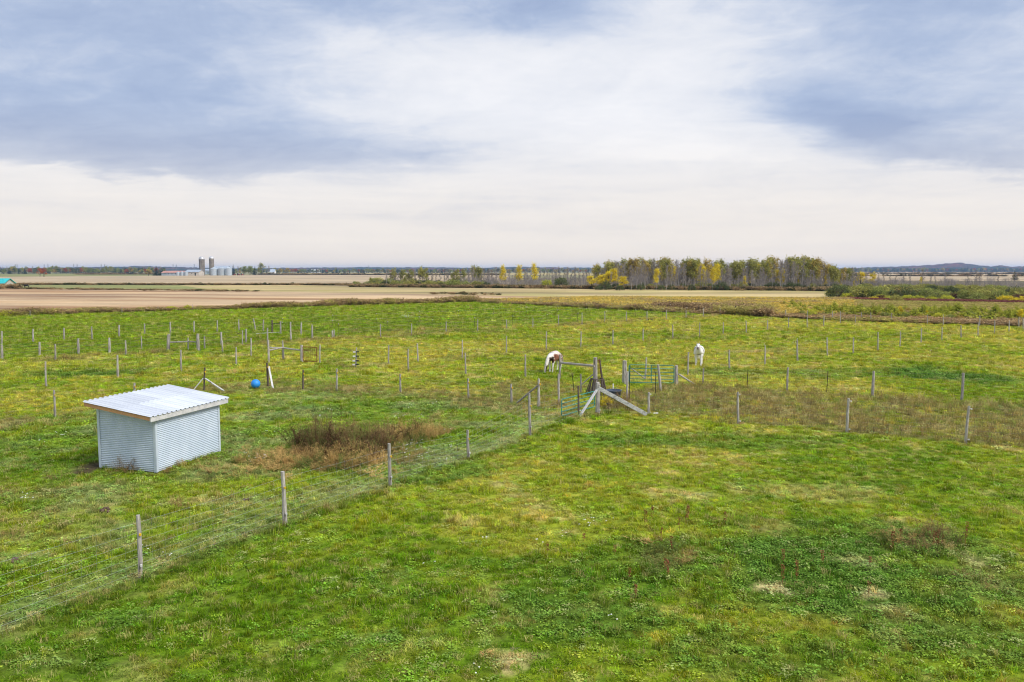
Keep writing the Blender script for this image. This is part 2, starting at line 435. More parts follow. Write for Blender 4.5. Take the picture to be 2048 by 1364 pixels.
# the pasture: one sheet with gentle bumps, finer near the camera
def pasture():
    V = []; Fc = []; off = 0
    def grid(x0, x1, y0, y1, st, skip=None, dz=0.0):
        nonlocal off
        xs = np.arange(x0, x1 + st / 2, st); ys = np.arange(y0, y1 + st / 2, st)
        X, Y = np.meshgrid(xs, ys); V.append(np.stack([X.ravel(), Y.ravel()], 1))
        nx, ny = len(xs), len(ys)
        i = (np.arange(ny - 1)[:, None] * nx + np.arange(nx - 1)[None, :]).ravel()
        cx = X.ravel()[i] + st / 2; cy = Y.ravel()[i] + st / 2
        if skip:
            k = ~((cx > skip[0]) & (cx < skip[1]) & (cy > skip[2]) & (cy < skip[3])); i = i[k]
        Fc.append(np.stack([i, i + 1, i + 1 + nx, i + nx], 1) + off); off += nx * ny
    grid(-50.4, 50.4, 8, 60.8, .4)
    grid(-150, 150, 8, 189.2, 1.2, (-50.4, 50.4, 8, 60.8))
    grid(-150, 150, -16, 8, 4.8 / 2)
    V2 = np.concatenate(V); F2 = np.concatenate(Fc)
    co = np.column_stack([V2, relief(V2[:, 0], V2[:, 1]) - .015])
    me = bpy.data.meshes.new('pasture')
    me.from_pydata(co.tolist(), [], F2.tolist())
    me.polygons.foreach_set('use_smooth', [True] * len(me.polygons))
    at = me.color_attributes.new('tint', 'FLOAT_COLOR', 'POINT')
    c = tint(V2[:, 0], V2[:, 1]); at.data.foreach_set('color', np.column_stack([c, np.ones(len(c))]).ravel())
    m, t, bs = bsdf_mat('pasture_ground', .95, .1)
    a = t.node('ShaderNodeAttribute', attribute_name='tint').outputs['Color']
    co_ = t.node('ShaderNodeTexCoord').outputs['Object']
    n1 = t.noise(t.mul(co_, (1, 1, 0)), 1.3, 8, .72); n2 = t.noise(t.mul(co_, (1, 1, 0)), 7, 6, .75); n3 = t.noise(t.mul(co_, (1, 1, 0)), .35, 6, .7)
    f = t.m('MULTIPLY', t.m('MULTIPLY_ADD', t.ramp(n1, .3, .7), .60, .48), t.m('MULTIPLY_ADD', t.ramp(n2, .3, .7), .75, .50))
    col = t.mix(1.0, a, t.comb(f, f, f), 'MULTIPLY')
    col = t.mix(t.m('MULTIPLY', t.ramp(n3, .52, .68), .35), col, t.mix(1.0, a, (1.5, 1.15, 1.3), 'MULTIPLY'))
    col = t.mix(t.m('MULTIPLY', t.ramp(n2, .62, .75), .30), col, (.20, .17, .08))
    t.put(bs.inputs['Base Color'], col)
    bn = t.node('ShaderNodeBump'); bn.inputs['Strength'].default_value = .8; bn.inputs['Distance'].default_value = .12
    t.put(bn.inputs['Height'], t.m('ADD', n1, t.m('MULTIPLY', n2, .4))); m.node_tree.links.new(bn.outputs[0], bs.inputs['Normal'])
    me.materials.append(m); me.update()
    o = link(bpy.data.objects.new('pasture', me)); tag(o, kind='structure', label='bright green grazed pasture in the foreground and middle distance')
pasture()

# ------------------------------------------------------------------ fields beyond
def field_mat(name, c1, c2, c3, ang=0.0, row=.35, streak=.5, c4=None):
    m, t, bs = bsdf_mat(name, .95, .1)
    co = t.node('ShaderNodeTexCoord').outputs['Object']
    mp = t.node('ShaderNodeMapping'); mp.inputs['Rotation'].default_value = (0, 0, ang)
    t.put(mp.inputs['Vector'], co); v = mp.outputs[0]
    a = t.noise(t.mul(v, (.03, .5, 0)), row, 6, .7)
    b_ = t.noise(t.mul(v, (.15, 1, 0)), .05, 6, .65)
    d = t.noise(v, .8, 5, .75)
    col = t.mix(t.ramp(a, .3, .7), c1, c2)
    col = t.mix(t.m('MULTIPLY', t.ramp(b_, .45, .62), streak), col, c3)
    e_ = t.noise(t.mul(v, (.25, 1, 0)), .035, 6, .65); ff = t.m('MULTIPLY_ADD', t.ramp(e_, .32, .68), .62, .68)
    col = t.mix(1.0, col, t.comb(ff, ff, t.m('MULTIPLY_ADD', t.ramp(e_, .32, .68), .5, .72)), 'MULTIPLY')
    if c4: col = t.mix(t.m('MULTIPLY', t.ramp(t.noise(v, .03, 5, .6), .5, .65), .7), col, c4)
    f = t.m('MULTIPLY_ADD', d, .6, .7)
    t.put(bs.inputs['Base Color'], t.mix(1.0, col, t.comb(f, f, f), 'MULTIPLY'))
    return m
def sheet(name, pts, z, mat, label):
    """a flat field; corners are plan points, subdivided along its edges"""
    me = bpy.data.meshes.new(name)
    me.from_pydata([(p[0], p[1], z) for p in pts], [], [tuple(range(len(pts)))])
    me.materials.append(mat); me.update()
    return tag(link(bpy.data.objects.new(name, me)), label, kind='structure')
g = MB(); g.add([(-9500, -300, -.06), (9500, -300, -.06), (9500, 11500, -.06), (-9500, 11500, -.06)], [(0, 1, 2, 3)])
o = g.build('farmland', field_mat('farmland', (.24, .22, .11), (.30, .27, .15), (.16, .17, .07), .2, .02, .6)); tag(o, 'flat farmland running out to the horizon', kind='structure')
STUB = field_mat('stubble', (.43, .30, .18), (.55, .41, .26), (.26, .14, .07), math.radians(8), .8, .85)
STUB2 = field_mat('far_stubble', (.40, .31, .20), (.50, .40, .27), (.32, .23, .14), math.radians(3), .3, .7)
HAY = field_mat('dry_meadow', (.38, .29, .14), (.52, .41, .22), (.27, .23, .08), .1, .5, .8, (.36, .33, .12))
GRS = field_mat('green_strip', (.20, .22, .075), (.28, .28, .11), (.18, .14, .07), .05, .3, .6)
GOLD = field_mat('goldenrod_ground', (.30, .22, .06), (.36, .26, .05), (.20, .15, .07), .1, .5, .6)
sheet('stubble_field', P((-2200, 574), (0, 577), (512, 583), (1024, 592), (1195, 597), (1024, 602), (945, 604), (512, 616), (0, 632), (-900, 662)), .030, STUB, 'pinkish stubble field with darker streaks behind the green paddock')
sheet('green_strip', P((-2200, 569), (350, 569), (430, 581), (0, 577), (-2200, 574)), .022, GRS, 'narrow green strip between two stubble fields')
sheet('dry_meadow', P((350, 569), (512, 569.5), (700, 572), (1024, 577), (1536, 580), (1690, 584), (1700, 600), (1536, 601), (1195, 597), (1024, 592), (512, 583), (430, 581)), .026, HAY, 'tan dry meadow in front of the wood')
sheet('far_stubble_field', P((-2200, 553), (0, 553.5), (520, 549.6), (1020, 550.5), (1020, 576), (700, 571.5), (512, 569.5), (0, 569), (-2200, 569)), .034, STUB2, 'pale stubble field reaching the farm with the silos')
sheet('distant_field', P((500, 549.4), (1400, 550.3), (1400, 546.3), (560, 546.3)), .036, HAY, 'thin tan field in the distance right of the farm')
sheet('distant_meadow', P((-2200, 553), (0, 553.3), (330, 551.3), (330, 545.6), (-2200, 546.0)), .038, GRS, 'pale green meadows in front of the distant woods')
sheet('right_far_field', P((1380, 560), (3400, 566), (3400, 543.3), (1380, 544.0)), .040, STUB2, 'pale field in front of the wooded hill at right')
sheet('goldenrod_field', P((945, 604), (1024, 602), (1195, 597), (1700, 600), (2048, 612), (3000, 645), (3000, 668), (2048, 652), (1536, 635), (1430, 629)), .044, GOLD, 'ochre goldenrod field behind the far paddock fence')
sheet('scrub_ground', P((690, 576), (1700, 584), (1700, 600), (2048, 612), (3000, 645), (3000, 560), (1690, 556), (1000, 556)), .018, field_mat('scrub_floor', (.14, .125, .06), (.22, .18, .09), (.16, .09, .06), 0, 1, .5), 'brown leaf-strewn ground under the wood and shrubs')

# hills on the horizon
def hills():
    prof = [(-1500, 4), (-600, 6), (0, 6.2), (60, 6), (200, 8.0), (300, 9.5), (330, 8.5), (480, 5.5), (560, 6.5), (700, 8), (860, 8.2), (960, 7), (1040, 9), (1100, 8), (1300, 6), (1700, 6), (1760, 8.4), (1800, 9), (1850, 11), (1880, 13.5),
            (1915, 15), (1945, 12), (1975, 8.5), (1995, 10.5), (2020, 8), (2048, 9), (2300, 8), (2800, 10), (3600, 6)]
    px = np.array([p[0] for p in prof]); ph = np.array([p[1] for p in prof])
    na = 900; a = np.linspace(-1500, 3600, na); ang = np.arctan((a - 1024) / FPX)
    R = np.array([4300, 4420, 4600, 4900, 5300, 5800, 6500]); K = np.array([0, .35, .6, .85, 1., .9, .3])
    h = np.interp(a, px, ph) / FPX * 5300
    V = []; 
    for i, (r, k) in enumerate(zip(R, K)):
        jag = (fbm(a, a * 0 + i * 9, 5, 3, 4, .7) - .5) * (7 if 0 < i < 6 else 0)
        z = np.maximum(h * k * (1 if i else 0) + jag * (h / 25 + .5), -.5) if i else np.full(na, -.5)
        V.append(np.column_stack([np.sin(ang) * r, np.cos(ang) * r, z]))
    V = np.concatenate(V); Fs = []
    for i in range(len(R) - 1):
        for j in range(na - 1):
            Fs.append((i * na + j, i * na + j + 1, (i + 1) * na + j + 1, (i + 1) * na + j))
    me = bpy.data.meshes.new('hills'); me.from_pydata(V.tolist(), [], Fs)
    m, t, bs = bsdf_mat('wooded_hills', .95, .1)
    co = t.node('ShaderNodeTexCoord').outputs['Object']
    n = t.noise(t.mul(co, (1, 1, 4)), .012, 6, .7); n2 = t.noise(co, .003, 4, .6)
    col = t.mix(t.ramp(n, .35, .65), (.016, .036, .034), (.040, .050, .036))
    col = t.mix(t.m('MULTIPLY', t.ramp(n2, .45, .6), t.ramp(n, .4, .6)), col, (.17, .055, .05))
    t.put(bs.inputs['Base Color'], col)
    me.materials.append(m); me.update()
    tag(link(bpy.data.objects.new('hills', me)), 'low wooded hills along the horizon', kind='structure')
hills()

# ------------------------------------------------------------------ scatter (stuff only) with geometry nodes
def scatter(name, label, protos, xyz, idx, rot, scl, tnt, cat='plants'):
    """protos: list of meshes. One object whose vertices carry an instance each."""
    pc = bpy.data.collections.new(name + '_kinds')
    for i, me in enumerate(protos):
        ob = bpy.data.objects.new('%s_kind_%02d' % (name, i), me); pc.objects.link(ob)
    me = bpy.data.meshes.new(name)
    me.from_pydata([tuple(p) for p in xyz], [], [])
    n = len(xyz)
    def att(nm, ty, arr, key):
        a = me.attributes.new(nm, ty, 'POINT'); a.data.foreach_set(key, np.ascontiguousarray(arr, dtype=np.int32 if ty == 'INT' else np.float32).ravel())
    att('pick', 'INT', idx, 'value'); att('rot', 'FLOAT_VECTOR', rot, 'vector'); att('scl', 'FLOAT_VECTOR', scl, 'vector')
    att('tint', 'FLOAT_COLOR', np.column_stack([tnt, np.ones(n)]), 'color')
    o = link(bpy.data.objects.new(name, me))
    ng = bpy.data.node_groups.new(name, 'GeometryNodeTree')
    ng.interface.new_socket('Geometry', in_out='INPUT', socket_type='NodeSocketGeometry')
    ng.interface.new_socket('Geometry', in_out='OUTPUT', socket_type='NodeSocketGeometry')
    N_ = ng.nodes; L = ng.links
    gi = N_.new('NodeGroupInput'); go = N_.new('NodeGroupOutput')
    ip = N_.new('GeometryNodeInstanceOnPoints'); ci = N_.new('GeometryNodeCollectionInfo')
    ci.inputs['Collection'].default_value = pc; ci.inputs['Separate Children'].default_value = True; ci.inputs['Reset Children'].default_value = True
    def na(nm, dt):
        q = N_.new('GeometryNodeInputNamedAttribute'); q.data_type = dt; q.inputs[0].default_value = nm
        return [s for s in q.outputs if s.enabled and s.name == 'Attribute'][0]
    L.new(gi.outputs[0], ip.inputs['Points']); L.new(ci.outputs[0], ip.inputs['Instance'])
    ip.inputs['Pick Instance'].default_value = True
    L.new(na('pick', 'INT'), ip.inputs['Instance Index']); L.new(na('rot', 'FLOAT_VECTOR'), ip.inputs['Rotation']); L.new(na('scl', 'FLOAT_VECTOR'), ip.inputs['Scale'])
    L.new(ip.outputs[0], go.inputs[0])
    md = o.modifiers.new('scatter', 'NODES'); md.node_group = ng
    return tag(o, label, kind='stuff')

G_TUFT = leafy('grass_blades', (.62, .68, .5), (1.55, 1.42, 1.5), .42, True, straw=.10)
G_LEAF = leafy('broad_leaves', (.8, .9, .9), (1.6, 1.5, 1.9), .2, True)
G_WEED = leafy('weed_stems', (.7, .65, .6), (1.4, 1.3, 1.2), .2, True)

def tuft_mesh(seed, n=30, rad=.13, h=.13, w=.010, flop=.8, mat=G_TUFT, nm='grass_tuft'):
    r = random.Random(seed); mb = MB()
    for _ in range(n):
        a = r.uniform(0, 6.283); q = rad * math.sqrt(r.random()); bx, by = q * math.cos(a), q * math.sin(a)
        d = r.uniform(0, 6.283); hh = h * r.uniform(.5, 1.25); fl = flop * r.uniform(.4, 1.3)
        dxx, dyy = math.cos(d), math.sin(d); sx, sy = -dyy * w / 2, dxx * w / 2
        L1 = hh * .55; x1, y1, z1 = bx + dxx * L1 * fl * .5, by + dyy * L1 * fl * .5, L1
        x2, y2, z2 = bx + dxx * hh * fl, by + dyy * hh * fl, hh * (1 - .25 * fl)
        mb.add([(bx - sx, by - sy, -.02), (bx + sx, by + sy, -.02), (x1 + sx, y1 + sy, z1), (x1 - sx, y1 - sy, z1), (x2, y2, z2)], [(0, 1, 2, 3), (3, 2, 4)])
    return mb.mesh(nm, mat)
def leaf_mesh(seed, n=18, rad=.16, h=.10, s=.035, nm='broad_leaf_clump', mat=G_LEAF):
    r = random.Random(seed); mb = MB()
    for _ in range(n):
        a = r.uniform(0, 6.283); q = rad * math.sqrt(r.random()); z = h * r.uniform(.25, 1) * (1 - .5 * q / rad)
        c = Vector((q * math.cos(a), q * math.sin(a), z)); t = r.uniform(0, 6.283)
        u = Vector((math.cos(t), math.sin(t), r.uniform(-.4, .4))) * s * r.uniform(.6, 1.3); v = Vector((-math.sin(t), math.cos(t), r.uniform(-.4, .4))) * s * r.uniform(.5, .9)
        mb.add([c - u, c - v, c + u, c + v], [(0, 1, 2, 3)])
    return mb.mesh(nm, mat)
def weed_mesh(seed, n=16, rad=.22, h=.5, w=.008, heads=3, hs=.018, nm='weed_clump'):
    r = random.Random(seed); mb = MB()
    for _ in range(n):
        a = r.uniform(0, 6.283); q = rad * math.sqrt(r.random()); b0 = Vector((q * math.cos(a), q * math.sin(a), -.03))
        hh = h * r.uniform(.55, 1.15); d = Vector((r.gauss(0, .22), r.gauss(0, .22), 1)); tp = b0 + d * hh
        t = r.uniform(0, 3.14); s = Vector((math.cos(t), math.sin(t), 0)) * w / 2
        mb.add([b0 - s, b0 + s, tp + s * .5, tp - s * .5], [(0, 1, 2, 3)])
        for k in range(heads * 2):
            c = b0 + d * hh * r.uniform(.35, 1.03); e = Vector((r.gauss(0, 1), r.gauss(0, 1), r.gauss(.6, .6))).normalized() * hh * r.uniform(.06, .16)
            s2 = Vector((-e.y, e.x, 0)).normalized() * w * .4
            mb.add([c - s2, c + s2, c + e], [(0, 1, 2)])
            for _k in range(2):
                u = Vector((r.gauss(0, 1), r.gauss(0, 1), r.gauss(0, 1))) * hs * .7; v = Vector((r.gauss(0, 1), r.gauss(0, 1), r.gauss(0, 1))) * hs * .6
                cc = c + e * r.uniform(.6, 1)
                mb.add([cc - u, cc - v, cc + u], [(0, 1, 2)])
    return mb.mesh(nm, G_WEED)

def wedge(y0, y1, dens, k=.70, m=4):
    """random points between two distances, a little wider than the view"""
    n = int(dens * (k * (y1 ** 2 - y0 ** 2) + 2 * m * (y1 - y0)))
    W_ = lambda y: 2 * k * y + 2 * m
    y = np.sqrt(rng.random(n) * (y1 ** 2 - y0 ** 2) + y0 ** 2)
    x = (rng.random(n) - .5) * W_(y)
    return x, y
SH_C = Vector((-12.322, 27.116)); SH_A = 1.278
def off_shelter(x, y):
    u = (x - SH_C.x) * math.cos(SH_A) + (y - SH_C.y) * math.sin(SH_A)
    v = -(x - SH_C.x) * math.sin(SH_A) + (y - SH_C.y) * math.cos(SH_A)
    return ~((u > 0.02) & (u < 3.43) & (v > .02) & (v < 2.42))

def lay_grass():
    xs, ys, sc = [], [], []
    for (a, b_, d, s) in ((11.5, 20, 46, .95), (20, 32, 34, 1.05), (32, 50, 18, 1.35), (50, 80, 8, 1.9), (80, 122, 3.6, 2.6), (122, 178, 1.5, 3.6)):
        x, y = wedge(a, b_, d); xs.append(x); ys.append(y); sc.append(np.full(len(x), s))
    x = np.concatenate(xs); y = np.concatenate(ys); s = np.concatenate(sc)
    k = off_shelter(x, y)
    hedge = P((-900, 662), (0, 632), (945, 604), (1430, 629), (2048, 652), (3200, 690))
    k &= ~inpoly(x, y, hedge + [(900, 300), (900, 2000), (-900, 2000)])
    x, y, s = x[k], y[k], s[k]
    z = zones(x, y); t = tint(x, y, z)
    k = rng.random(len(x)) > z['soil'] * .85
    x, y, s, t = x[k], y[k], s[k], t[k]; z = {q: v[k] for q, v in z.items()}
    n = len(x)
    clump = fbm(x, y, 1.0, 66, 3); tall = sstep(.5, .75, clump)
    h = .62 + .75 * tall + .25 * rng.random(n) + .35 * z['dark'] + .4 * z['lane'] - .3 * z['mow'] + .4 * z['edge'] - .2 * z['front'] * (1 - z['dark'])
    sz = s * rng.uniform(.8, 1.25, n)
    scl = np.column_stack([sz, sz, np.clip(h, .4, 3) * (.6 * s + .4)])
    rot = np.column_stack([rng.normal(0, .12, n), rng.normal(0, .12, n), rng.random(n) * 6.283])
    t = t * np.exp(rng.normal(0, .30, (n, 1))) * (1 + rng.normal(0, .10, (n, 3)))
    dry = (rng.random(n) < .09 * (.4 + 1.6 * fbm(x, y, 1.1, 123, 3)) * (1 - .6 * z['dark'])); t[dry] = t[dry] * .45 + STRAW * .55 * rng.uniform(.6, 1.1, (dry.sum(), 1))
    leaf = (rng.random(n) < .06 + .62 * z['dark'] * (1 - z['lane']) + .30 * z['shel'] * (fbm(x, y, 2, 44, 3) > .48) + .35 * (fbm(x, y, 1.3, 12, 3) > .63)) & (y < 75)
    idx = rng.integers(0, 5, n); idx[leaf] = 5 + rng.integers(0, 3, leaf.sum())
    scl[leaf] *= 1.0
    tl = t.copy(); tl[leaf] = tl[leaf] * .55 + np.array([.12, .21, .035]) * .55 * rng.uniform(.7, 1.5, (leaf.sum(), 1))
    protos = [tuft_mesh(i, 36, .12, .085, .0088, 1.05) for i in range(4)] + [tuft_mesh(9, 26, .10, .17, .009, .7)] + [leaf_mesh(20 + i, 24, .16, .09, .026) for i in range(3)]
    scatter('grass', 'short grass and clover covering the pasture', protos, np.column_stack([x, y, relief(x, y) - .01]), idx, rot, scl, np.clip(tl, .003, 1))
lay_grass()

def lay_weeds():
    xs, ys = [], []
    x, y = wedge(12, 34, 9); x2, y2 = wedge(34, 70, 6); x3, y3 = wedge(70, 130, 1.6)
    x = np.concatenate([x, x2, x3]); y = np.concatenate([y, y2, y3])
    k = off_shelter(x, y); x, y = x[k], y[k]
    z = zones(x, y)
    keep = rng.random(len(x)) < z['brown'] * .42 + .02 * z['shel']
    keep &= ~inpoly(x, y, P((-900, 662), (0, 632), (945, 604), (1430, 629), (2048, 652), (3200, 690)) + [(900, 300), (900, 2000), (-900, 2000)])
    x, y = x[keep], y[keep]; z = {q: v[keep] for q, v in z.items()}
    n = len(x)
    s = np.where(y > 60, 1.6, 1.0) * rng.uniform(.6, 1.15, n)
    h = s * (.55 + .5 * fbm(x, y, 2, 15, 3)) * (.45 + .45 * z['lane'] + .25 * z['brown'])
    base = np.array([[.36, .31, .12], [.25, .205, .09], [.56, .50, .24], [.25, .34, .07], [.34, .26, .11]])
    t = base[rng.integers(0, 5, n)] * rng.uniform(.75, 1.25, (n, 1))
    scatter('brown_weeds', 'brown seeded weeds along the lane and fence lines', [weed_mesh(40 + i) for i in range(5)], np.column_stack([x, y, relief(x, y)]),
            rng.integers(0, 5, n), np.column_stack([rng.normal(0, .1, n), rng.normal(0, .1, n), rng.random(n) * 6.28]), np.column_stack([s, s, h]), t)
lay_weeds()

def lay_thicket():
    """the tall dead weed thicket beyond the front fence"""
    pts = []
    for (px, py, rx, ry, n, hh, c) in ((665, 905, 85, 15, 62, 1.35, 0), (615, 905, 35, 14, 24, 1.15, 0), (735, 900, 60, 16, 36, 1.25, 0), (700, 925, 70, 12, 62, .8, 1), (770, 893, 70, 14, 34, .75, 1), (830, 878, 50, 10, 30, .85, 1), (640, 932, 110, 12, 46, .5, 1),
                                       (560, 925, 70, 18, 30, .5, 1), (875, 866, 26, 5, 10, .5, 1), (1320, 1120, 90, 40, 8, .30, 1), (1870, 1085, 80, 18, 7, .62, 0), (1790, 1085, 60, 20, 5, .38, 1), (240, 942, 36, 3, 4, .5, 0), (1240, 812, 40, 8, 14, .7, 0), (560, 930, 330, 30, 40, .35, 1)):
        for _ in range(n):
            a = rnd.uniform(0, 6.283); q = math.sqrt(rnd.random())
            g_ = gp(px + rx * q * math.cos(a), py + ry * q * math.sin(a))
            base = ((.19, .14, .075), (.25, .175, .085)) if c == 0 else ((.54, .41, .17), (.45, .32, .13))
            b0 = base[rnd.random() < .4]; v = rnd.uniform(.7, 1.3)
            if rnd.random() < .22: b0 = (.16, .22, .06)
            pts.append((g_.x, g_.y, hh * (1 - .45 * q * q) * rnd.uniform(.6, 1.15) * (1.25 if rnd.random() < .12 else 1), b0[0] * v, b0[1] * v, b0[2] * v))
    a = np.array(pts); k = off_shelter(a[:, 0], a[:, 1]); a = a[k]; n = len(a)
    s = rng.uniform(.8, 1.4, n)
    ix = rng.integers(0, 5, n); st_ = (rng.random(n) < .22) & (a[:, 2] > .6); ix[st_] = 5 + rng.integers(0, 2, st_.sum()); a[st_, 3:6] = np.array([.12, .075, .045]) * rng.uniform(.7, 1.4, (st_.sum(), 1)); a[st_, 2] *= 1.12
    scatter('dead_weed_thicket', 'tall dead brown weeds in a thicket behind the front fence', [weed_mesh(60 + i, 16, .17, 1.0, .010, 8, .013) for i in range(5)] + [weed_mesh(70 + i, 4, .10, 1.0, .02, 26, .020) for i in range(2)], np.column_stack([a[:, 0], a[:, 1], relief(a[:, 0], a[:, 1])]),
            ix, np.column_stack([rng.normal(0, .16, n), rng.normal(0, .16, n), rng.random(n) * 6.28]), np.column_stack([s, s, a[:, 2]]), a[:, 3:6])
lay_thicket()

# white and yellow flower heads
def flower_mesh(seed, mat, n=3, s=.015):
    r = random.Random(seed); mb = MB()
    for _ in range(n):
        c = Vector((r.gauss(0, .06), r.gauss(0, .06), r.uniform(.06, .16)))
        ring = [c + Vector((math.cos(k * 1.047) * s, math.sin(k * 1.047) * s, r.uniform(-.004, .006))) for k in range(6)]
        mb.add(ring + [c + Vector((0, 0, .008))], [(k, (k + 1) % 6, 6) for k in range(6)])
    return mb.mesh('flower_head', mat)
def lay_flowers():
    pts = []
    for (px, py, rx, ry, n) in ((520, 920, 10, 5, 7), (815, 900, 60, 22, 22), (1185, 1052, 22, 6, 4), (946, 1353, 4, 2, 1), (720, 825, 200, 20, 8), (50, 1000, 12, 4, 3), (1650, 690, 90, 6, 8), (815, 636, 14, .6, 12), (1850, 700, 120, 8, 5), (1180, 1150, 400, 120, 5), (350, 1100, 60, 12, 2), (340, 880, 300, 40, 8)):
        for _ in range(n):
            g_ = gp(px + rnd.gauss(0, rx * .6), py + rnd.gauss(0, ry * .6)); pts.append((g_.x, g_.y, 1.0 + g_.y / 45))
    a = np.array(pts); n = len(a)
    fm = leafy('flower_petals', (.9, .9, .9), (1.1, 1.1, 1.1), .1, True)
    scatter('white_wildflowers', 'small white wildflowers dotted through the grass', [flower_mesh(i, fm) for i in range(3)], np.column_stack([a[:, :2], relief(a[:, 0], a[:, 1]) + .02]),
            rng.integers(0, 3, n), np.column_stack([rng.normal(0, .1, (n, 2)), rng.random(n) * 6.28]), np.repeat(a[:, 2:3], 3, 1), np.broadcast_to(np.array([.72, .72, .68]), (n, 3)))
lay_flowers()

# ------------------------------------------------------------------ trees and shrubs
BARK = noisy('pale_bark', (.24, .22, .205), (.40, .38, .35), 3, (4, 4, 1), c3=(.13, .12, .11))
BARKD = noisy('dark_bark', (.07, .055, .045), (.13, .11, .09), 3, (4, 4, 1))
TWIG = leafy('grey_twigs', (.22, .195, .19), (.40, .36, .35), .1)
TWIGB = leafy('brown_twigs', (.13, .09, .07), (.24, .17, .12), .1)
LEAF = {'olive': leafy('olive_leaves', (.21, .225, .045), (.48, .45, .12)), 'yellow': leafy('yellow_leaves', (.62, .49, .025), (.88, .74, .06), .35), 'dark': leafy('dark_leaves', (.06, .085, .035), (.17, .20, .075)),
        'green': leafy('green_leaves', (.19, .24, .05), (.40, .42, .12)), 'rust': leafy('rust_leaves', (.32, .075, .022), (.52, .17, .04)), 'conifer': leafy('conifer_needles', (.018, .04, .02), (.055, .09, .04)),
        'ochre': leafy('ochre_leaves', (.36, .27, .06), (.56, .43, .10)), 'maroon': leafy('maroon_twigs', (.085, .035, .035), (.17, .075, .06)), 'lime': leafy('yellow_green_leaves', (.40, .44, .04), (.72, .70, .08), .35),
        'young': leafy('young_needles', (.30, .36, .04), (.62, .62, .10), .3)}

def limbs(r, h, n, spread, t0=.25, bend=.25, rise=.6):
    """trunk polyline and limb polylines"""
    lean = Vector((r.gauss(0, .03), r.gauss(0, .03), 1))
    tr = [Vector((0, 0, -.2))]
    for i in range(1, 6):
        f = i / 5; tr.append(Vector((lean.x * h * f + r.gauss(0, .012) * h, lean.y * h * f + r.gauss(0, .012) * h, h * f)))
    br = []
    for i in range(n):
        f = t0 + (1 - t0) * (i + r.random()) / n * .95
        k = f * 5; a = int(min(k, 4)); p0 = tr[a].lerp(tr[a + 1], k - a)
        ang = r.uniform(0, 6.283); L = spread * h * (1 - f * .72) * r.uniform(.7, 1.25)
        d = Vector((math.cos(ang), math.sin(ang), rise * r.uniform(.6, 1.5)))
        p1 = p0 + d * L * .5; p2 = p1 + Vector((d.x * .8, d.y * .8, d.z + bend)) * L * .5
        br.append((p0, p1, p2, f))
    return tr, br
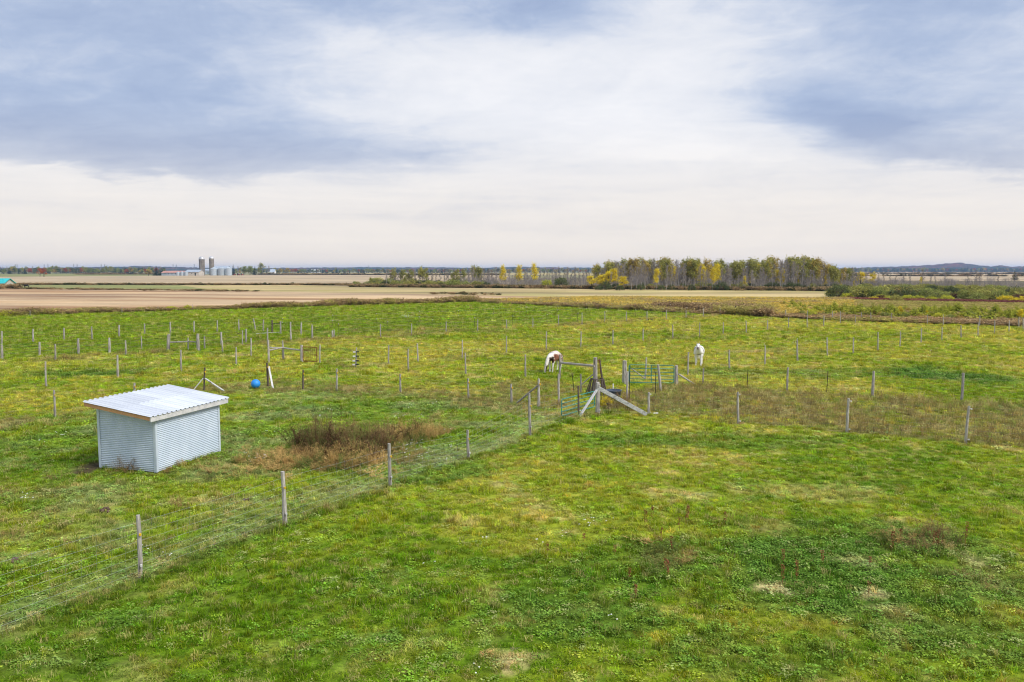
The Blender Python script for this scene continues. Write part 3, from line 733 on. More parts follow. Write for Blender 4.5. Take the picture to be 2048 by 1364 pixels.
def tree_data(kind, seed, h=10.0):
    """returns (trunk MB, crown MB, crown material key list)"""
    r = random.Random(seed); tb = MB(); cb = MB()
    def leaf(c, s, m=0, flat=0.6):
        u = Vector((r.gauss(0, 1), r.gauss(0, 1), r.gauss(0, flat))).normalized() * s; v = Vector((r.gauss(0, 1), r.gauss(0, 1), r.gauss(0, flat))).normalized() * s
        cb.add([c - u, c - v, c + u * .9, c + v], [(0, 1, 2, 3)], m)
    def twig(a, b_, w, m=0):
        d = b_ - a; s = d.cross(Vector((r.gauss(0, 1), r.gauss(0, 1), r.gauss(0, 1)))); 
        if s.length < 1e-6: return
        s = s.normalized() * w / 2
        cb.add([a - s, a + s, b_], [(0, 1, 2)], m)
    if kind in ('bare', 'yellow', 'olive'):
        tr, br = limbs(r, h, {'bare': 22, 'yellow': 20, 'olive': 18}[kind], {'bare': .17, 'yellow': .20, 'olive': .34}[kind], .30 if kind == 'bare' else .32)
        tb.tube(tr, [h * .013 * (1 - .17 * i) + .01 for i in range(6)], 5)
        for p0, p1, p2, f in br:
            tb.tube([p0, p1, p2], [h * .005 * (1.1 - f * .6), h * .0035 * (1.1 - f * .6), h * .001], 3, cap=False)
            if kind == 'bare':
                for _ in range(34):
                    q = p0.lerp(p1, r.random()) if r.random() < .4 else p1.lerp(p2, r.random())
                    twig(q, q + Vector((r.gauss(0, .8), r.gauss(0, .8), r.uniform(.1, 1.6))) * h * .055, .045)
                if f > .55:
                    for _ in range(3): leaf(p2 + Vector((r.gauss(0, .3), r.gauss(0, .3), r.gauss(0, .3))), .12, 1)
            else:
                nl = 60 if kind == 'yellow' else 84
                for _ in range(nl):
                    q = p0.lerp(p2, r.uniform(.35, 1.1)); sp = h * .045
                    leaf(q + Vector((r.gauss(0, sp), r.gauss(0, sp), r.gauss(0, sp * 1.1))), r.uniform(.12, .26))
                for _ in range(5):
                    q = p1.lerp(p2, r.random()); twig(q, q + Vector((r.gauss(0, .8), r.gauss(0, .8), r.uniform(.1, 1.4))) * h * .05, .04, 1)
    elif kind == 'round':
        tr, br = limbs(r, h * .8, 16, .42, .22, .3, .55)
        tb.tube(tr, [h * .03 * (1 - .17 * i) + .02 for i in range(6)], 6)
        for p0, p1, p2, f in br:
            tb.tube([p0, p1, p2], [h * .010, h * .006, h * .002], 3, cap=False)
            for k in range(4):
                c = p0.lerp(p2, r.uniform(.45, 1.15)) + Vector((r.gauss(0, .5), r.gauss(0, .5), r.gauss(0, .4))) * h * .06; sp = h * .05
                for _ in range(26): leaf(c + Vector((r.gauss(0, sp), r.gauss(0, sp), r.gauss(0, sp * .7))), h * r.uniform(.012, .026))
    elif kind in ('spruce', 'young'):
        tb.tube([(0, 0, -.1), (0, 0, h * .5), (0, 0, h * .97)], [h * .018, h * .010, h * .002], 5)
        lv = 22 if kind == 'spruce' else 10
        for i in range(lv):
            f = .06 + .92 * i / lv; L = h * (.22 if kind == 'spruce' else .34) * (1 - f) * r.uniform(.75, 1.15) + h * .02
            for k in range(9 if kind == 'spruce' else 9):
                a = r.uniform(0, 6.283); d = Vector((math.cos(a), math.sin(a), -.18 if kind == 'spruce' else .35)); L2 = L * r.uniform(.6, 1.2)
                p0 = Vector((0, 0, h * f)); p1 = p0 + d * L2; sd_ = Vector((-d.y, d.x, 0)) * L2 * .22
                cb.add([p0, p0.lerp(p1, .55) - sd_ + Vector((0, 0, -L2 * .10)), p1, p0.lerp(p1, .55) + sd_ + Vector((0, 0, -L2 * .10))], [(0, 1, 2, 3)])
                for _ in range(4 if kind == 'spruce' else 7):
                    leaf(p0.lerp(p1, r.uniform(.3, 1)) + Vector((r.gauss(0, .2), r.gauss(0, .2), r.gauss(0, .2))) * L2 * .45, L2 * (.14 if kind == 'spruce' else .22))
    elif kind == 'shrub':
        for k in range(9):
            a = r.uniform(0, 6.283); d = Vector((math.cos(a) * .45, math.sin(a) * .45, .8)) * h * .8
            tb.tube([(0, 0, -.05), d * .5, d], [h * .02, h * .013, h * .004], 4, cap=False)
        for k in range(64):
            u = Vector((r.gauss(0, 1), r.gauss(0, 1), abs(r.gauss(0, .9)))).normalized() * r.uniform(.55, 1.0) ** .6
            c = Vector((u.x * h * .62, u.y * h * .62, h * (.12 + .72 * max(u.z, 0)))); sp = h * .085
            for _ in range(20): leaf(c + Vector((r.gauss(0, sp), r.gauss(0, sp), r.gauss(0, sp * .8))), h * r.uniform(.026, .050), 0, .8)
        for k in range(70):
            a = r.uniform(0, 6.283); q = Vector((math.cos(a) * .4 * r.random() * h, math.sin(a) * .4 * r.random() * h, h * .35))
            twig(q, q + Vector((math.cos(a) * .35, math.sin(a) * .35, r.uniform(.3, .85))) * h * .8, h * .008, 1)
    elif kind == 'thicket':
        for k in range(6):
            a = r.uniform(0, 6.283); d = Vector((math.cos(a) * .25, math.sin(a) * .25, .9)) * h * .8
            tb.tube([(0, 0, -.05), d * .5, d], [h * .012, h * .008, h * .003], 4, cap=False)
        for k in range(420):
            a = r.uniform(0, 6.283); q = Vector((math.cos(a) * .35 * r.random() * h, math.sin(a) * .35 * r.random() * h, h * r.uniform(.05, .7)))
            twig(q, q + Vector((math.cos(a) * .25 * r.random(), math.sin(a) * .25 * r.random(), r.uniform(.2, .5))) * h * .6, .05)
    return tb, cb
CROWN = {'bare': lambda c: [TWIG, LEAF['ochre']], 'yellow': lambda c: [LEAF[c], TWIG], 'olive': lambda c: [LEAF[c], TWIG], 'round': lambda c: [LEAF[c]], 'spruce': lambda c: [LEAF[c]], 'young': lambda c: [LEAF[c]],
         'shrub': lambda c: [LEAF[c], TWIGB], 'thicket': lambda c: [TWIG if c == 'grey' else LEAF['maroon']]}
_tree = {}
def tree_meshes(kind, col, seed):
    key = (kind, col, seed)
    if key not in _tree:
        k0 = (kind, seed)
        if k0 not in _tree: _tree[k0] = tree_data(kind, seed)
        tb, cb = _tree[k0]
        _tree[key] = (tb.mesh('trunk', BARKD if kind in ('round', 'spruce', 'young', 'shrub') else BARK), cb.mesh('crown', CROWN[kind](col)))
    return _tree[key]
def joined(kind, col, seed):
    tb, cb = tree_data(kind, seed); mats = CROWN[kind](col); b_ = MB()
    b_.add(cb.v, cb.f); b_.mi = list(cb.mi); n = len(mats); b_.add(tb.v, tb.f, n)
    return b_.mesh('far_tree', mats + [BARK if kind == 'bare' else BARKD])
def plant(name, kind, col, x, y, h, label, cat='tree', group=None, wide=1.0, seed=None, z=0.0):
    tm, cm = tree_meshes(kind, col, seed if seed is not None else rnd.randrange(4))
    e = empty(name, (x, y, z), rnd.uniform(0, 6.283)); s = h / 10.0
    e.scale = (s * wide, s * wide, s)
    tag(e, label, cat, group)
    link(bpy.data.objects.new('stem' if cat == 'shrub' else 'trunk', tm), e); link(bpy.data.objects.new('foliage' if cat == 'shrub' else 'crown', cm), e)
    return e

def pplant(name, kind, col, px, ybase, ytop, label, **kw):
    g_ = gp(px, ybase); top = at_depth(px, ytop, g_.y)
    return plant(name, kind, col, g_.x, g_.y, top.z, label, **kw)

# the wood: bare grey aspens, yellow ones along the edge, olive crowns standing over them
WOODG = 'trees of the aspen wood'
top_line = [(980, 545), (1020, 533), (1070, 534), (1130, 546), (1180, 536), (1215, 528), (1250, 522), (1320, 520), (1400, 524), (1470, 528), (1540, 521), (1620, 519), (1640, 526), (1665, 536), (1700, 541), (1725, 550)]
def topy(px): return float(np.interp(px, [p[0] for p in top_line], [p[1] for p in top_line]))
def wood():
    n = 0
    for i in range(270):
        px = 1190 + 520 * (i + rnd.random()) / 270; depth = rnd.random() ** 1.2
        yb = 579.5 - 8.5 * depth + (px - 1200) * .004
        yt = topy(px) + rnd.uniform(-3, 18) + (6 if depth < .2 else 0)
        k = rnd.random()
        if k < .60: kd, cl, lb = 'bare', 'x', 'bare grey aspen in the wood'
        elif k < .90: kd, cl, lb = 'olive', ('olive' if rnd.random() < .7 else 'ochre'), None
        else: kd, cl, lb = 'yellow', 'yellow', 'yellow-leaved aspen inside the wood'
        if kd == 'olive':
            lb = 'tall olive-green tree over the wood' if cl == 'olive' else 'tall ochre-brown tree within the wood'; yt = topy(px) + rnd.uniform(-3, 6); 
            if depth < .3: yb -= 3
        if kd == 'yellow': yt += 8
        pplant('aspen_tree' if kd != 'olive' else 'broadleaf_tree', kd, cl, px, yb, yt, lb, group=WOODG)
    for i in range(44):                     # dark understorey at the foot of the wood
        px = 1190 + 520 * (i + rnd.random()) / 44
        pplant('undergrowth_shrub', 'shrub', rnd.choice(['dark', 'dark', 'olive', 'dark']), px, 580 + rnd.uniform(-3, 1), 565 + rnd.uniform(-6, 6), 'low shrub at the foot of the wood', cat='shrub', group='undergrowth of the wood')
    for i in range(80):
        px = 1190 + 520 * (i + rnd.random()) / 80
        pplant('undergrowth_thicket', 'thicket', 'grey', px, 577 + rnd.uniform(-4, 1), 543 + rnd.uniform(-8, 10), 'grey twiggy sapling clump inside the wood', cat='shrub', group='undergrowth of the wood')
wood()
for px, yb, yt, w, lb in ((1008, 575, 533, 1.0, 'slender yellow aspen at the left end of the wood'), (1040, 576, 532, 1.1, 'tall yellow-green aspen standing next to the leftmost slender one'), (1068, 576, 529, 1.0, 'tallest yellow aspen left of the dark round bush'),
                          (1183, 578, 547, 1.3, 'short golden aspen left of the yellow group'), (1204, 579, 545, 1.4, 'broad golden aspen at the front of the wood'), (1218, 579, 536, 1.2, 'tall golden aspen at the front edge of the wood'),
                          (1232, 579, 538, 1.2, 'golden aspen with the thinnest crown at the wood front'), (1244, 580, 548, 1.3, 'low golden aspen right of the golden group'),
                          (1404, 578, 530, 1.1, 'bright yellow aspen high in the middle of the wood'), (1434, 578, 529, 1.0, 'yellow aspen right of the bright yellow one'), (1722, 575, 540, 1.5, 'broad bright yellow tree just right of the wood'), (1745, 576, 541, 1.0, 'narrow bright yellow tree right of the broad yellow one'), (1841, 574, 554, 1.2, 'small yellow tree standing in the grey scrub')):
    pplant('yellow_aspen', 'round' if px in (1183, 1204, 1218, 1244, 1722, 1745) else 'yellow', 'yellow', px, yb, yt, lb, wide=w * (.8 if px > 1700 else 1.0))
pplant('dark_bush', 'shrub', 'dark', 1122, 575, 549, 'dark round bush between the yellow aspens and the wood', cat='shrub')
pplant('olive_bush', 'shrub', 'lime', 1094, 575, 555, 'yellow-green bush left of the dark round bush', cat='shrub')
for i, px in enumerate([925 + 270 * (q + .5) / 34 for q in range(34)] + list((938, 948, 962, 975, 990, 1002, 1018, 1030, 1052, 1080, 1098, 1112, 1130, 1142, 1152, 1160, 1166, 1172, 1178, 1190, 984, 1136, 1148, 1012, 1060))):
    pplant('bare_tree', 'bare', 'x', px, 574 + rnd.uniform(-3, 1), rnd.uniform(534, 552), 'thin bare tree left of the wood', group='thin bare trees left of the wood')
for i in range(64):
    pplant('bare_thicket', 'thicket', 'grey', 925 + 267 * (i + rnd.random()) / 64, 574 + rnd.uniform(-3, 1), rnd.uniform(543, 562), 'grey twiggy thicket left of the wood', cat='shrub', group='grey thickets left of the wood')
# shrub bank left of that
for i in range(80):
    px = 706 + 290 * (i + rnd.random()) / 80
    yb = 571 + (px - 706) * .012 + rnd.uniform(-4, 1); tall = 13 if px > 745 else 6
    pplant('bank_shrub', 'shrub', rnd.choice(['dark', 'green', 'olive', 'olive', 'dark', 'green']), px, yb, yb - tall * rnd.uniform(.75, 1.35), 'rounded shrub in the bank beyond the meadow', cat='shrub', group='shrubs in the bank beyond the dry meadow', wide=1.1)
for px, yt in [(770 + 215 * (q + .3) / 26, 539 + (q * 7) % 13) for q in range(26)] + list(((786, 541), (792, 545), (800, 543), (818, 544), (829, 542), (840, 537), (849, 539), (856, 541), (865, 545), (894, 543), (908, 540), (948, 534), (960, 536), (742, 556), (754, 558))):
    pplant('bank_tree', rnd.choice(['bare', 'bare', 'olive']), 'olive', px, 572, yt, 'spindly tree rising from the shrub bank', group='spindly trees over the shrub bank')

# shrub country at right
GS = 'rounded shrubs on the right beyond the paddocks'
KINDS = [('dark', 'dark green shrub in the right-hand scrub'), ('olive', 'olive shrub in the right-hand scrub'), ('green', 'mid green shrub in the right-hand scrub'), ('maroon', 'maroon shrub in the right-hand scrub')]
for i in range(200):
    px = rnd.uniform(1665, 2180); f = rnd.random() ** 1.25; yb = 577 + 22 * f + (px - 1665) * .012
    if px < 1720: yb = min(yb, 594)
    k = rnd.choices(range(4), (2.2, 6, 5, 1.2 + 2 * (f > .7)))[0]; hp = (12 + 14 * f) * rnd.uniform(.7, 1.25) * (.65 if k == 3 else 1)
    pplant('scrub_shrub', 'shrub', KINDS[k][0], px, yb, yb - hp, KINDS[k][1], cat='shrub', group=GS, wide=1.35)
for px, yb, hp, c, w, lb in ((1676, 594, 24, 'dark', 1.1, 'large near-black shrub at the left end of the right-hand scrub'), (1695, 595, 10, 'lime', 1.5, 'low yellow-green shrub beside the near-black shrub'), (1748, 599, 7, 'yellow', 1.8, 'low golden shrub in front of the scrub'),
                             (1760, 598, 10, 'lime', 1.4, 'yellow-green shrub right of the low golden one'), (1776, 599, 8, 'lime', 1.4, 'small yellow-green shrub in the front row of scrub'), (1792, 602, 12, 'olive', 1.3, 'olive dome-shaped shrub in the front row'),
                             (1806, 596, 20, 'ochre', 1.2, 'tall ochre-topped shrub in the middle of the scrub'), (1816, 600, 11, 'lime', 1.5, 'broad yellow-green dome shrub left of the pair of small ones'), (1838, 599, 9, 'lime', 1.3, 'small bright yellow-green shrub in the scrub front'),
                             (1863, 601, 9, 'lime', 1.6, 'flat yellow-green shrub beside maroon undergrowth'), (1894, 601, 11, 'lime', 1.5, 'bright yellow-green dome shrub beside maroon undergrowth'), (2012, 604, 14, 'yellow', 1.5, 'bright yellow shrub near the right edge of the photo'), (2044, 604, 12, 'yellow', 1.4, 'bright yellow-green shrub cut by the right edge')):
    pplant('bright_shrub', 'shrub', c, px, yb + 1.5, yb + 1.5 - hp * 1.35, lb, cat='shrub', wide=w)
for i in range(120):
    px = 1690 + 430 * (i + rnd.random()) / 120
    pplant('scrub_thicket', 'thicket', 'grey', px, 575 + rnd.uniform(-6, 3), rnd.choice([556, 561, 564, 551]) + rnd.uniform(-3, 4), 'grey thicket behind the right-hand shrubs', cat='shrub', group='grey thickets behind the right-hand shrubs', wide=1.3)
for px, yt in ((1708, 540), (1716, 544), (1731, 546), (1755, 549), (1768, 552), (1790, 550), (1820, 548), (1860, 547), (1700, 534), (1712, 545), (1650, 524), (1662, 530), (1806, 548), (1845, 537), (1890, 543), (1952, 541), (1958, 546), (1935, 551), (1870, 552), (2030, 546), (1995, 553), (1780, 552)):
    pplant('scrub_tree', 'bare', 'x', px, 577, yt, 'thin bare tree in the right-hand scrub', group='thin trees over the right-hand scrub')
pplant('small_spruce', 'spruce', 'conifer', 2029, 561, 539, 'lone dark spruce in the grey scrub near the right edge', wide=1.5)
for i in range(190):
    px = 1562 + 560 * (i + rnd.random()) / 190
    yb = 628 + (px - 1562) * .022 + rnd.uniform(-9, 6) - (6 if px < 1600 else 0); hp = rnd.uniform(13, 24) * (0.6 + .4 * min(1, (px - 1550) / 90))
    if rnd.random() < .75: pplant('young_conifer', 'young', 'young', px, yb, yb - hp - 3, 'young conifer in the planted strip', group='young conifers in the planted strip', wide=1.7)
    else: pplant('sapling_shrub', 'shrub', rnd.choice(['lime', 'green', 'ochre']), px, yb, yb - hp * .8, 'leafy sapling among the young conifers', cat='shrub', group='saplings in the planted strip')
for px, yb, yt, lb in ((1801, 638, 614, 'golden-leaved sapling in the planted strip'), (1855, 636, 622, 'small orange sapling behind a fence post'), (2040, 642, 619, 'golden sapling near the right edge of the planted strip')):
    pplant('golden_sapling', 'yellow', 'yellow', px, yb, yt, lb, wide=1.6)

def lay_rough():
    """goldenrod field, weedy belts and field margins"""
    pts = []; 
    def band(poly, n, h, cols, sz=1.0):
        poly = P(*poly); xs = [p[0] for p in poly]; ys = [p[1] for p in poly]
        x = rng.uniform(min(xs), max(xs), n * 4); y = rng.uniform(min(ys), max(ys), n * 4); k = inpoly(x, y, poly); x, y = x[k][:n], y[k][:n]
        cl = fbm(x, y, 9, 71, 3)
        for a, b_, c in zip(x, y, cl):
            co = cols[min(int(max(c + rnd.gauss(0, .12) - .2, 0) / .6 * len(cols)), len(cols) - 1)]; v = rnd.uniform(.75, 1.3)
            pts.append((a, b_, sz * rnd.uniform(.8, 1.3), h * rnd.uniform(.5, 1.2), co[0] * v, co[1] * v, co[2] * v))
    G1, G2, B1, B2, O1 = (.66, .53, .12), (.56, .49, .17), (.44, .34, .19), (.31, .23, .13), (.42, .40, .13)
    band([(955, 603.5), (1195, 597.5), (1700, 601), (1700, 632), (1536, 633), (1440, 628)], 11000, .62, [B1, O1, G2, G1, G1, O1, G2, G1], 1.9)
    band([(1300, 618), (1536, 622), (1536, 634), (1430, 628)], 900, 1.1, [B2, B1, O1], 2.0)
    band([(1536, 617), (2300, 634), (2300, 668), (2048, 653), (1700, 643), (1536, 634)], 4200, .42, [B2, B1, B1, (.42, .30, .16), O1], 2.0)
    band([(1660, 596), (2200, 612), (2200, 634), (1700, 622), (1560, 606)], 4200, .32, [O1, (.40, .38, .12), (.50, .42, .18), (.42, .38, .14)], 2.4)
    band([(1690, 598), (2200, 609), (2200, 612), (1690, 601)], 700, .5, [(.22, .09, .085), (.28, .13, .10)], 2.4)
    for (x0, y0), (x1, y1), n, h in (((-300, 642), (0, 631.5), 300, 1.0), ((0, 631.5), (512, 615.5), 760, .80), ((512, 615.5), (945, 603.8), 900, .95), ((945, 603.8), (1445, 629), 900, .8)):
        for _ in range(n):
            f = rnd.random(); g_ = gp(x0 + (x1 - x0) * f, y0 + (y1 - y0) * f)
            c = rnd.choice([B1, B2, B1, O1, O1, (.42, .33, .16)]); v = rnd.uniform(.75, 1.25)
            pts.append((g_.x + rnd.gauss(0, .8), g_.y + rnd.gauss(0, .9) + .5, rnd.uniform(1.3, 2.2), h * rnd.uniform(.5, 1.05) * (.45 + .9 * float(vnoise(g_.x, g_.y, 5., 5))), c[0] * v, c[1] * v, c[2] * v))
    for (x0, y0), (x1, y1), n, h in (((-200, 569), (700, 570.5), 600, .85), ((0, 577), (512, 583), 160, .5), ((520, 549.5), (1010, 550.2), 300, 2.2), ((0, 577), (40, 577.2), 30, 1.5), ((150, 549), (330, 549), 60, 2.5), ((860, 587.5), (1000, 590), 30, .6), ((1700, 552), (2300, 553.5), 160, 2.5), ((1700, 547.5), (2300, 548.3), 200, 3.), ((700, 573.5), (1690, 582), 1500, 1.1)):
        for _ in range(n):
            f = rnd.random(); g_ = gp(x0 + (x1 - x0) * f, y0 + (y1 - y0) * f); c = rnd.choice([B2, B1, (.09, .10, .04)])
            s_ = g_.y / 130
            pts.append((g_.x, g_.y + rnd.gauss(0, 2.5), s_ * 1.3, h * rnd.uniform(.4, 1.2), c[0], c[1], c[2]))
    a = np.array(pts); n = len(a)
    scatter('rough_weeds', 'ochre goldenrod and brown weeds along the field margins', [weed_mesh(80 + i, 22, .30, 1.0, .035, 5, .06) for i in range(5)], np.column_stack([a[:, :2], np.full(n, .02)]),
            rng.integers(0, 5, n), np.column_stack([np.zeros((n, 2)), rng.random(n) * 6.28]), a[:, [2, 2, 3]], a[:, 4:7])
lay_rough()
for px, yb, w, hp, c, lb in ((15, 632, 2.3, 13, 'lime', 'broad yellow-green bush at the left end of the paddock margin'), (68, 630, 1.5, 13, 'olive', 'olive bush right of the broad yellow-green bush'), (280, 623, 1.8, 10, 'olive', 'olive bush in the margin left of the two yellow-topped ones'), (295, 622, 1.4, 9, 'lime', 'small yellow-green bush in the paddock margin'),
                             (342, 621, 1.8, 11, 'lime', 'yellow-topped bush in the middle of the paddock margin'), (376, 620, 1.2, 12, 'lime', 'taller yellow-topped bush in the paddock margin'), (400, 618, 1.3, 9, 'olive', 'low olive bush right of the yellow-topped ones'), (572, 612, 2.2, 8, 'lime', 'flat yellow-green bush in the far margin'), (615, 611, 1.5, 9, 'olive', 'olive bush in the far margin'),
                             (400, 569.5, 1.3, 6, 'dark', 'small dark bush between the two stubble fields'), (676, 569.5, 2., 5, 'dark', 'low dark bush at the left of the shrub bank'), (530, 568.5, 1.2, 5, 'dark', 'small dark bush alone on the field boundary'), (585, 568.5, 1.2, 5, 'dark', 'dark round bush on the far field boundary'), (15, 576, 2., 5, 'dark', 'grey-green bush beside the teal-roofed shed'), (37, 576, 2., 4, 'dark', 'low bush between the shed and the cow')):
    pplant('margin_bush', 'shrub', c, px, yb, yb - hp, lb, cat='shrub', wide=w)

# distant woods
def far_woods():
    protos = [joined('round', 'dark', 1), joined('round', 'green', 2), joined('round', 'rust', 3), joined('bare', 'x', 1), joined('spruce', 'conifer', 1), joined('round', 'ochre', 0), joined('olive', 'olive', 2)]
    pts = []
    def row(x0, x1, y0, y1, hp, n, wts, dep=60):
        for i in range(n):
            f = (i + rnd.random()) / n; px = x0 + (x1 - x0) * f; g_ = gp(px, y0 + (y1 - y0) * f)
            s = hp * g_.y / FPX / 10 * rnd.uniform(.65, 1.2)
            d = rnd.uniform(0, dep); k = 1 + d / g_.y
            pts.append((g_.x * k, g_.y * k, s * rnd.uniform(1., 1.5), s, rnd.choices(range(7), wts)[0]))
    row(-900, 330, 549.6, 547.8, 13, 800, (4, 3, 1.3, 3, 1.5, 1, 2), 240)
    row(120, 330, 547, 547, 9, 90, (3, 2, 1, 2, 4, 1, 1), 200)
    row(470, 560, 549, 548.3, 12, 26, (3, 4, .3, 2, .5, .6, 2), 120)
    row(560, 1000, 546.4, 546.2, 9, 320, (4, 2, 1.2, 2, 3, .6, 1), 300)
    row(1000, 1740, 546.4, 545.2, 10, 420, (4, 2, 1, 3, 3, 1, 1), 400)
    row(1690, 2700, 544.2, 543.8, 8.5, 900, (4, 1, 1., .5, 6, .6, .6), 500)
    row(1840, 1980, 543.2, 543.2, 9, 70, (2, 1, 4, .5, 2, 1.5, 1), 900)
    a = np.array(pts); n = len(a)
    scatter('distant_woods', 'mixed autumn woods far behind the stubble fields', protos, np.column_stack([a[:, :2], np.zeros(n)]), a[:, 4].astype(int), np.column_stack([np.zeros((n, 2)), rng.random(n) * 6.28]), a[:, [2, 2, 3]], np.ones((n, 3)))
far_woods()
for px, yb, yt, kd, c, w, lb in ((80, 553.5, 534, 'round', 'rust', 1.0, 'rust-red tree, left one of the pair standing in the open field'), (88, 553.7, 533.5, 'round', 'rust', 1.2, 'rust-red tree, right one of the pair standing in the open field'),
                                (297, 551.5, 537, 'round', 'ochre', 1.5, 'round yellow tree left of the farm spruces'), (313, 551.3, 530.5, 'spruce', 'conifer', 1.6, 'tall dark spruce left of the farm buildings'), (321, 551, 536, 'spruce', 'conifer', 1.8, 'shorter dark spruce against the left farm building'), (329, 550.8, 537, 'spruce', 'conifer', 1.6, 'rightmost dark spruce before the farm building'),
                                (467, 550, 526.5, 'spruce', 'conifer', 1.0, 'dark spruce right of the grain bins'), (477, 550, 533, 'bare', 'x', 1.6, 'bare purplish tree between spruce and farm trees'), (488, 550, 529.5, 'round', 'green', 1.2, 'green tree nearest the grain bins'), (500, 550, 529, 'round', 'green', 1.2, 'broad green tree in the middle of the farm trees'), (510, 550, 531, 'spruce', 'conifer', 1.7, 'dark conifer at the right of the farm trees'),
                                (525, 549, 528, 'olive', 'olive', 1.6, 'tall olive tree right of the farm'), (537, 549, 532, 'bare', 'x', 1.4, 'bare tree beside the white farmhouse'), (560, 548.3, 535, 'round', 'ochre', 1.3, 'yellowish tree right of the white farmhouse'), (575, 547.8, 534, 'round', 'ochre', 1.3, 'orange tree right of the farmhouse'),
                                (198, 547.5, 535, 'spruce', 'conifer', 1.6, 'dark conifer rising from the distant left wood'), (687, 545.6, 538, 'round', 'dark', 1.5, 'lone dark tree on the distant field edge'), (730, 545.4, 539, 'round', 'dark', 1.6, 'round dark tree on the distant field edge'), (764, 545.4, 538, 'round', 'dark', 1.5, 'dark tree right of the round one on the distant field edge')):
    pplant('farm_tree' if 290 < px < 590 else 'field_tree', kd, c, px, yb, yt, lb, wide=w)

# ------------------------------------------------------------------ farm with silos
CONC = noisy('silo_concrete', (.16, .14, .12), (.24, .215, .185), .35, (1, 1, .4), c3=(.11, .095, .08))
DOME = noisy('silo_dome_metal', (.45, .46, .48), (.58, .58, .60), .5, rough=.4, spec=.5, metal=.3)
BIN = noisy('bin_steel', (.38, .45, .50), (.55, .60, .64), .6, (1, 1, 3), rough=.45, spec=.5, metal=.3)
WALLB = noisy('pale_blue_siding', (.38, .46, .52), (.48, .54, .58), .5)
WALLC = noisy('cream_siding', (.50, .46, .40), (.60, .56, .50), .5)
ROOFB = noisy('blue_grey_roof', (.28, .34, .42), (.40, .45, .52), .4)
ROOFR = noisy('faded_red_roof', (.33, .16, .13), (.45, .26, .22), .4)
DARKG = noisy('dark_opening', (.02, .03, .03), (.04, .05, .05), .5)
def lathe(prof, n=28):
    mb = MB()
    for r_, z in prof:
        for k in range(n): mb.v.append((r_ * math.cos(2 * math.pi * k / n), r_ * math.sin(2 * math.pi * k / n), z))
    for i in range(len(prof) - 1):
        for k in range(n):
            k2 = (k + 1) % n; mb.f.append((i * n + k, i * n + k2, (i + 1) * n + k2, (i + 1) * n + k)); mb.mi.append(0)
    return mb
def silo(px, yb, yt, wpx, lb):
    g_ = gp(px, yb); h = at_depth(px, yt, g_.y).z; r_ = wpx / 2 * g_.y / FPX
    e = empty('silo', g_); tag(e, lb, 'silo', 'silos of the farm')
    hb = h - r_ * .95
    lathe([(r_, 0), (r_, hb)]).build('silo_wall', CONC, e, True)
    dm = lathe([(r_ * 1.04, hb - .3)] + [(r_ * 1.04 * math.cos(t * math.pi / 2 / 6), hb + r_ * .95 * math.sin(t * math.pi / 2 / 6)) for t in range(7)]); dm.build('silo_dome', DOME, e, True)
    for k in range(1, 9):
        z = hb * k / 9; hp = MB(); hp.v = []; lathe([(r_ + .01, z - .06), (r_ + .07, z - .06), (r_ + .07, z + .06), (r_ + .01, z + .06)]).build('hoop', BARKD, e)
    ch = MB(); ch.box((0, -r_ - .5, hb / 2), (1.1, .9, hb)); ch.build('chute', CONC, e)
silo(404.5, 551, 512.8, 11, 'taller concrete silo with pale dome, the left of the farm pair')
silo(424, 550.2, 512.3, 9.5, 'concrete silo with pale dome, standing behind the grain bins')
def gbin(px, yb, yt, wpx, lb):
    g_ = gp(px, yb); h = at_depth(px, yt, g_.y).z; r_ = wpx / 2 * g_.y / FPX
    e = empty('grain_bin', g_); tag(e, lb, 'grain bin', 'steel grain bins of the farm')
    hw = h - r_ * .5; pr = []
    for k in range(8): pr += [(r_, hw * k / 8), (r_ + .12, hw * (k + .5) / 8)]
    lathe(pr + [(r_, hw)]).build('bin_wall', BIN, e, True)
    lathe([(r_ * 1.06, hw - .1), (r_ * .15, h - .3), (r_ * .15, h), (.01, h + .1)]).build('bin_roof', BIN, e)
gbin(428.3, 551, 534, 14, 'large steel grain bin, nearest the silos'); gbin(443.5, 551, 533.5, 13.5, 'large steel grain bin, the middle one'); gbin(457.8, 551, 533.5, 12, 'large steel grain bin, farthest from the silos')
gbin(356.5, 551.3, 543, 7, 'small steel bin, leftmost in front of the barns'); gbin(364.5, 551.3, 542.3, 7, 'small steel bin, middle one in front of the barns'); gbin(372.5, 551.3, 541.5, 7, 'small steel bin beside the cream barn')
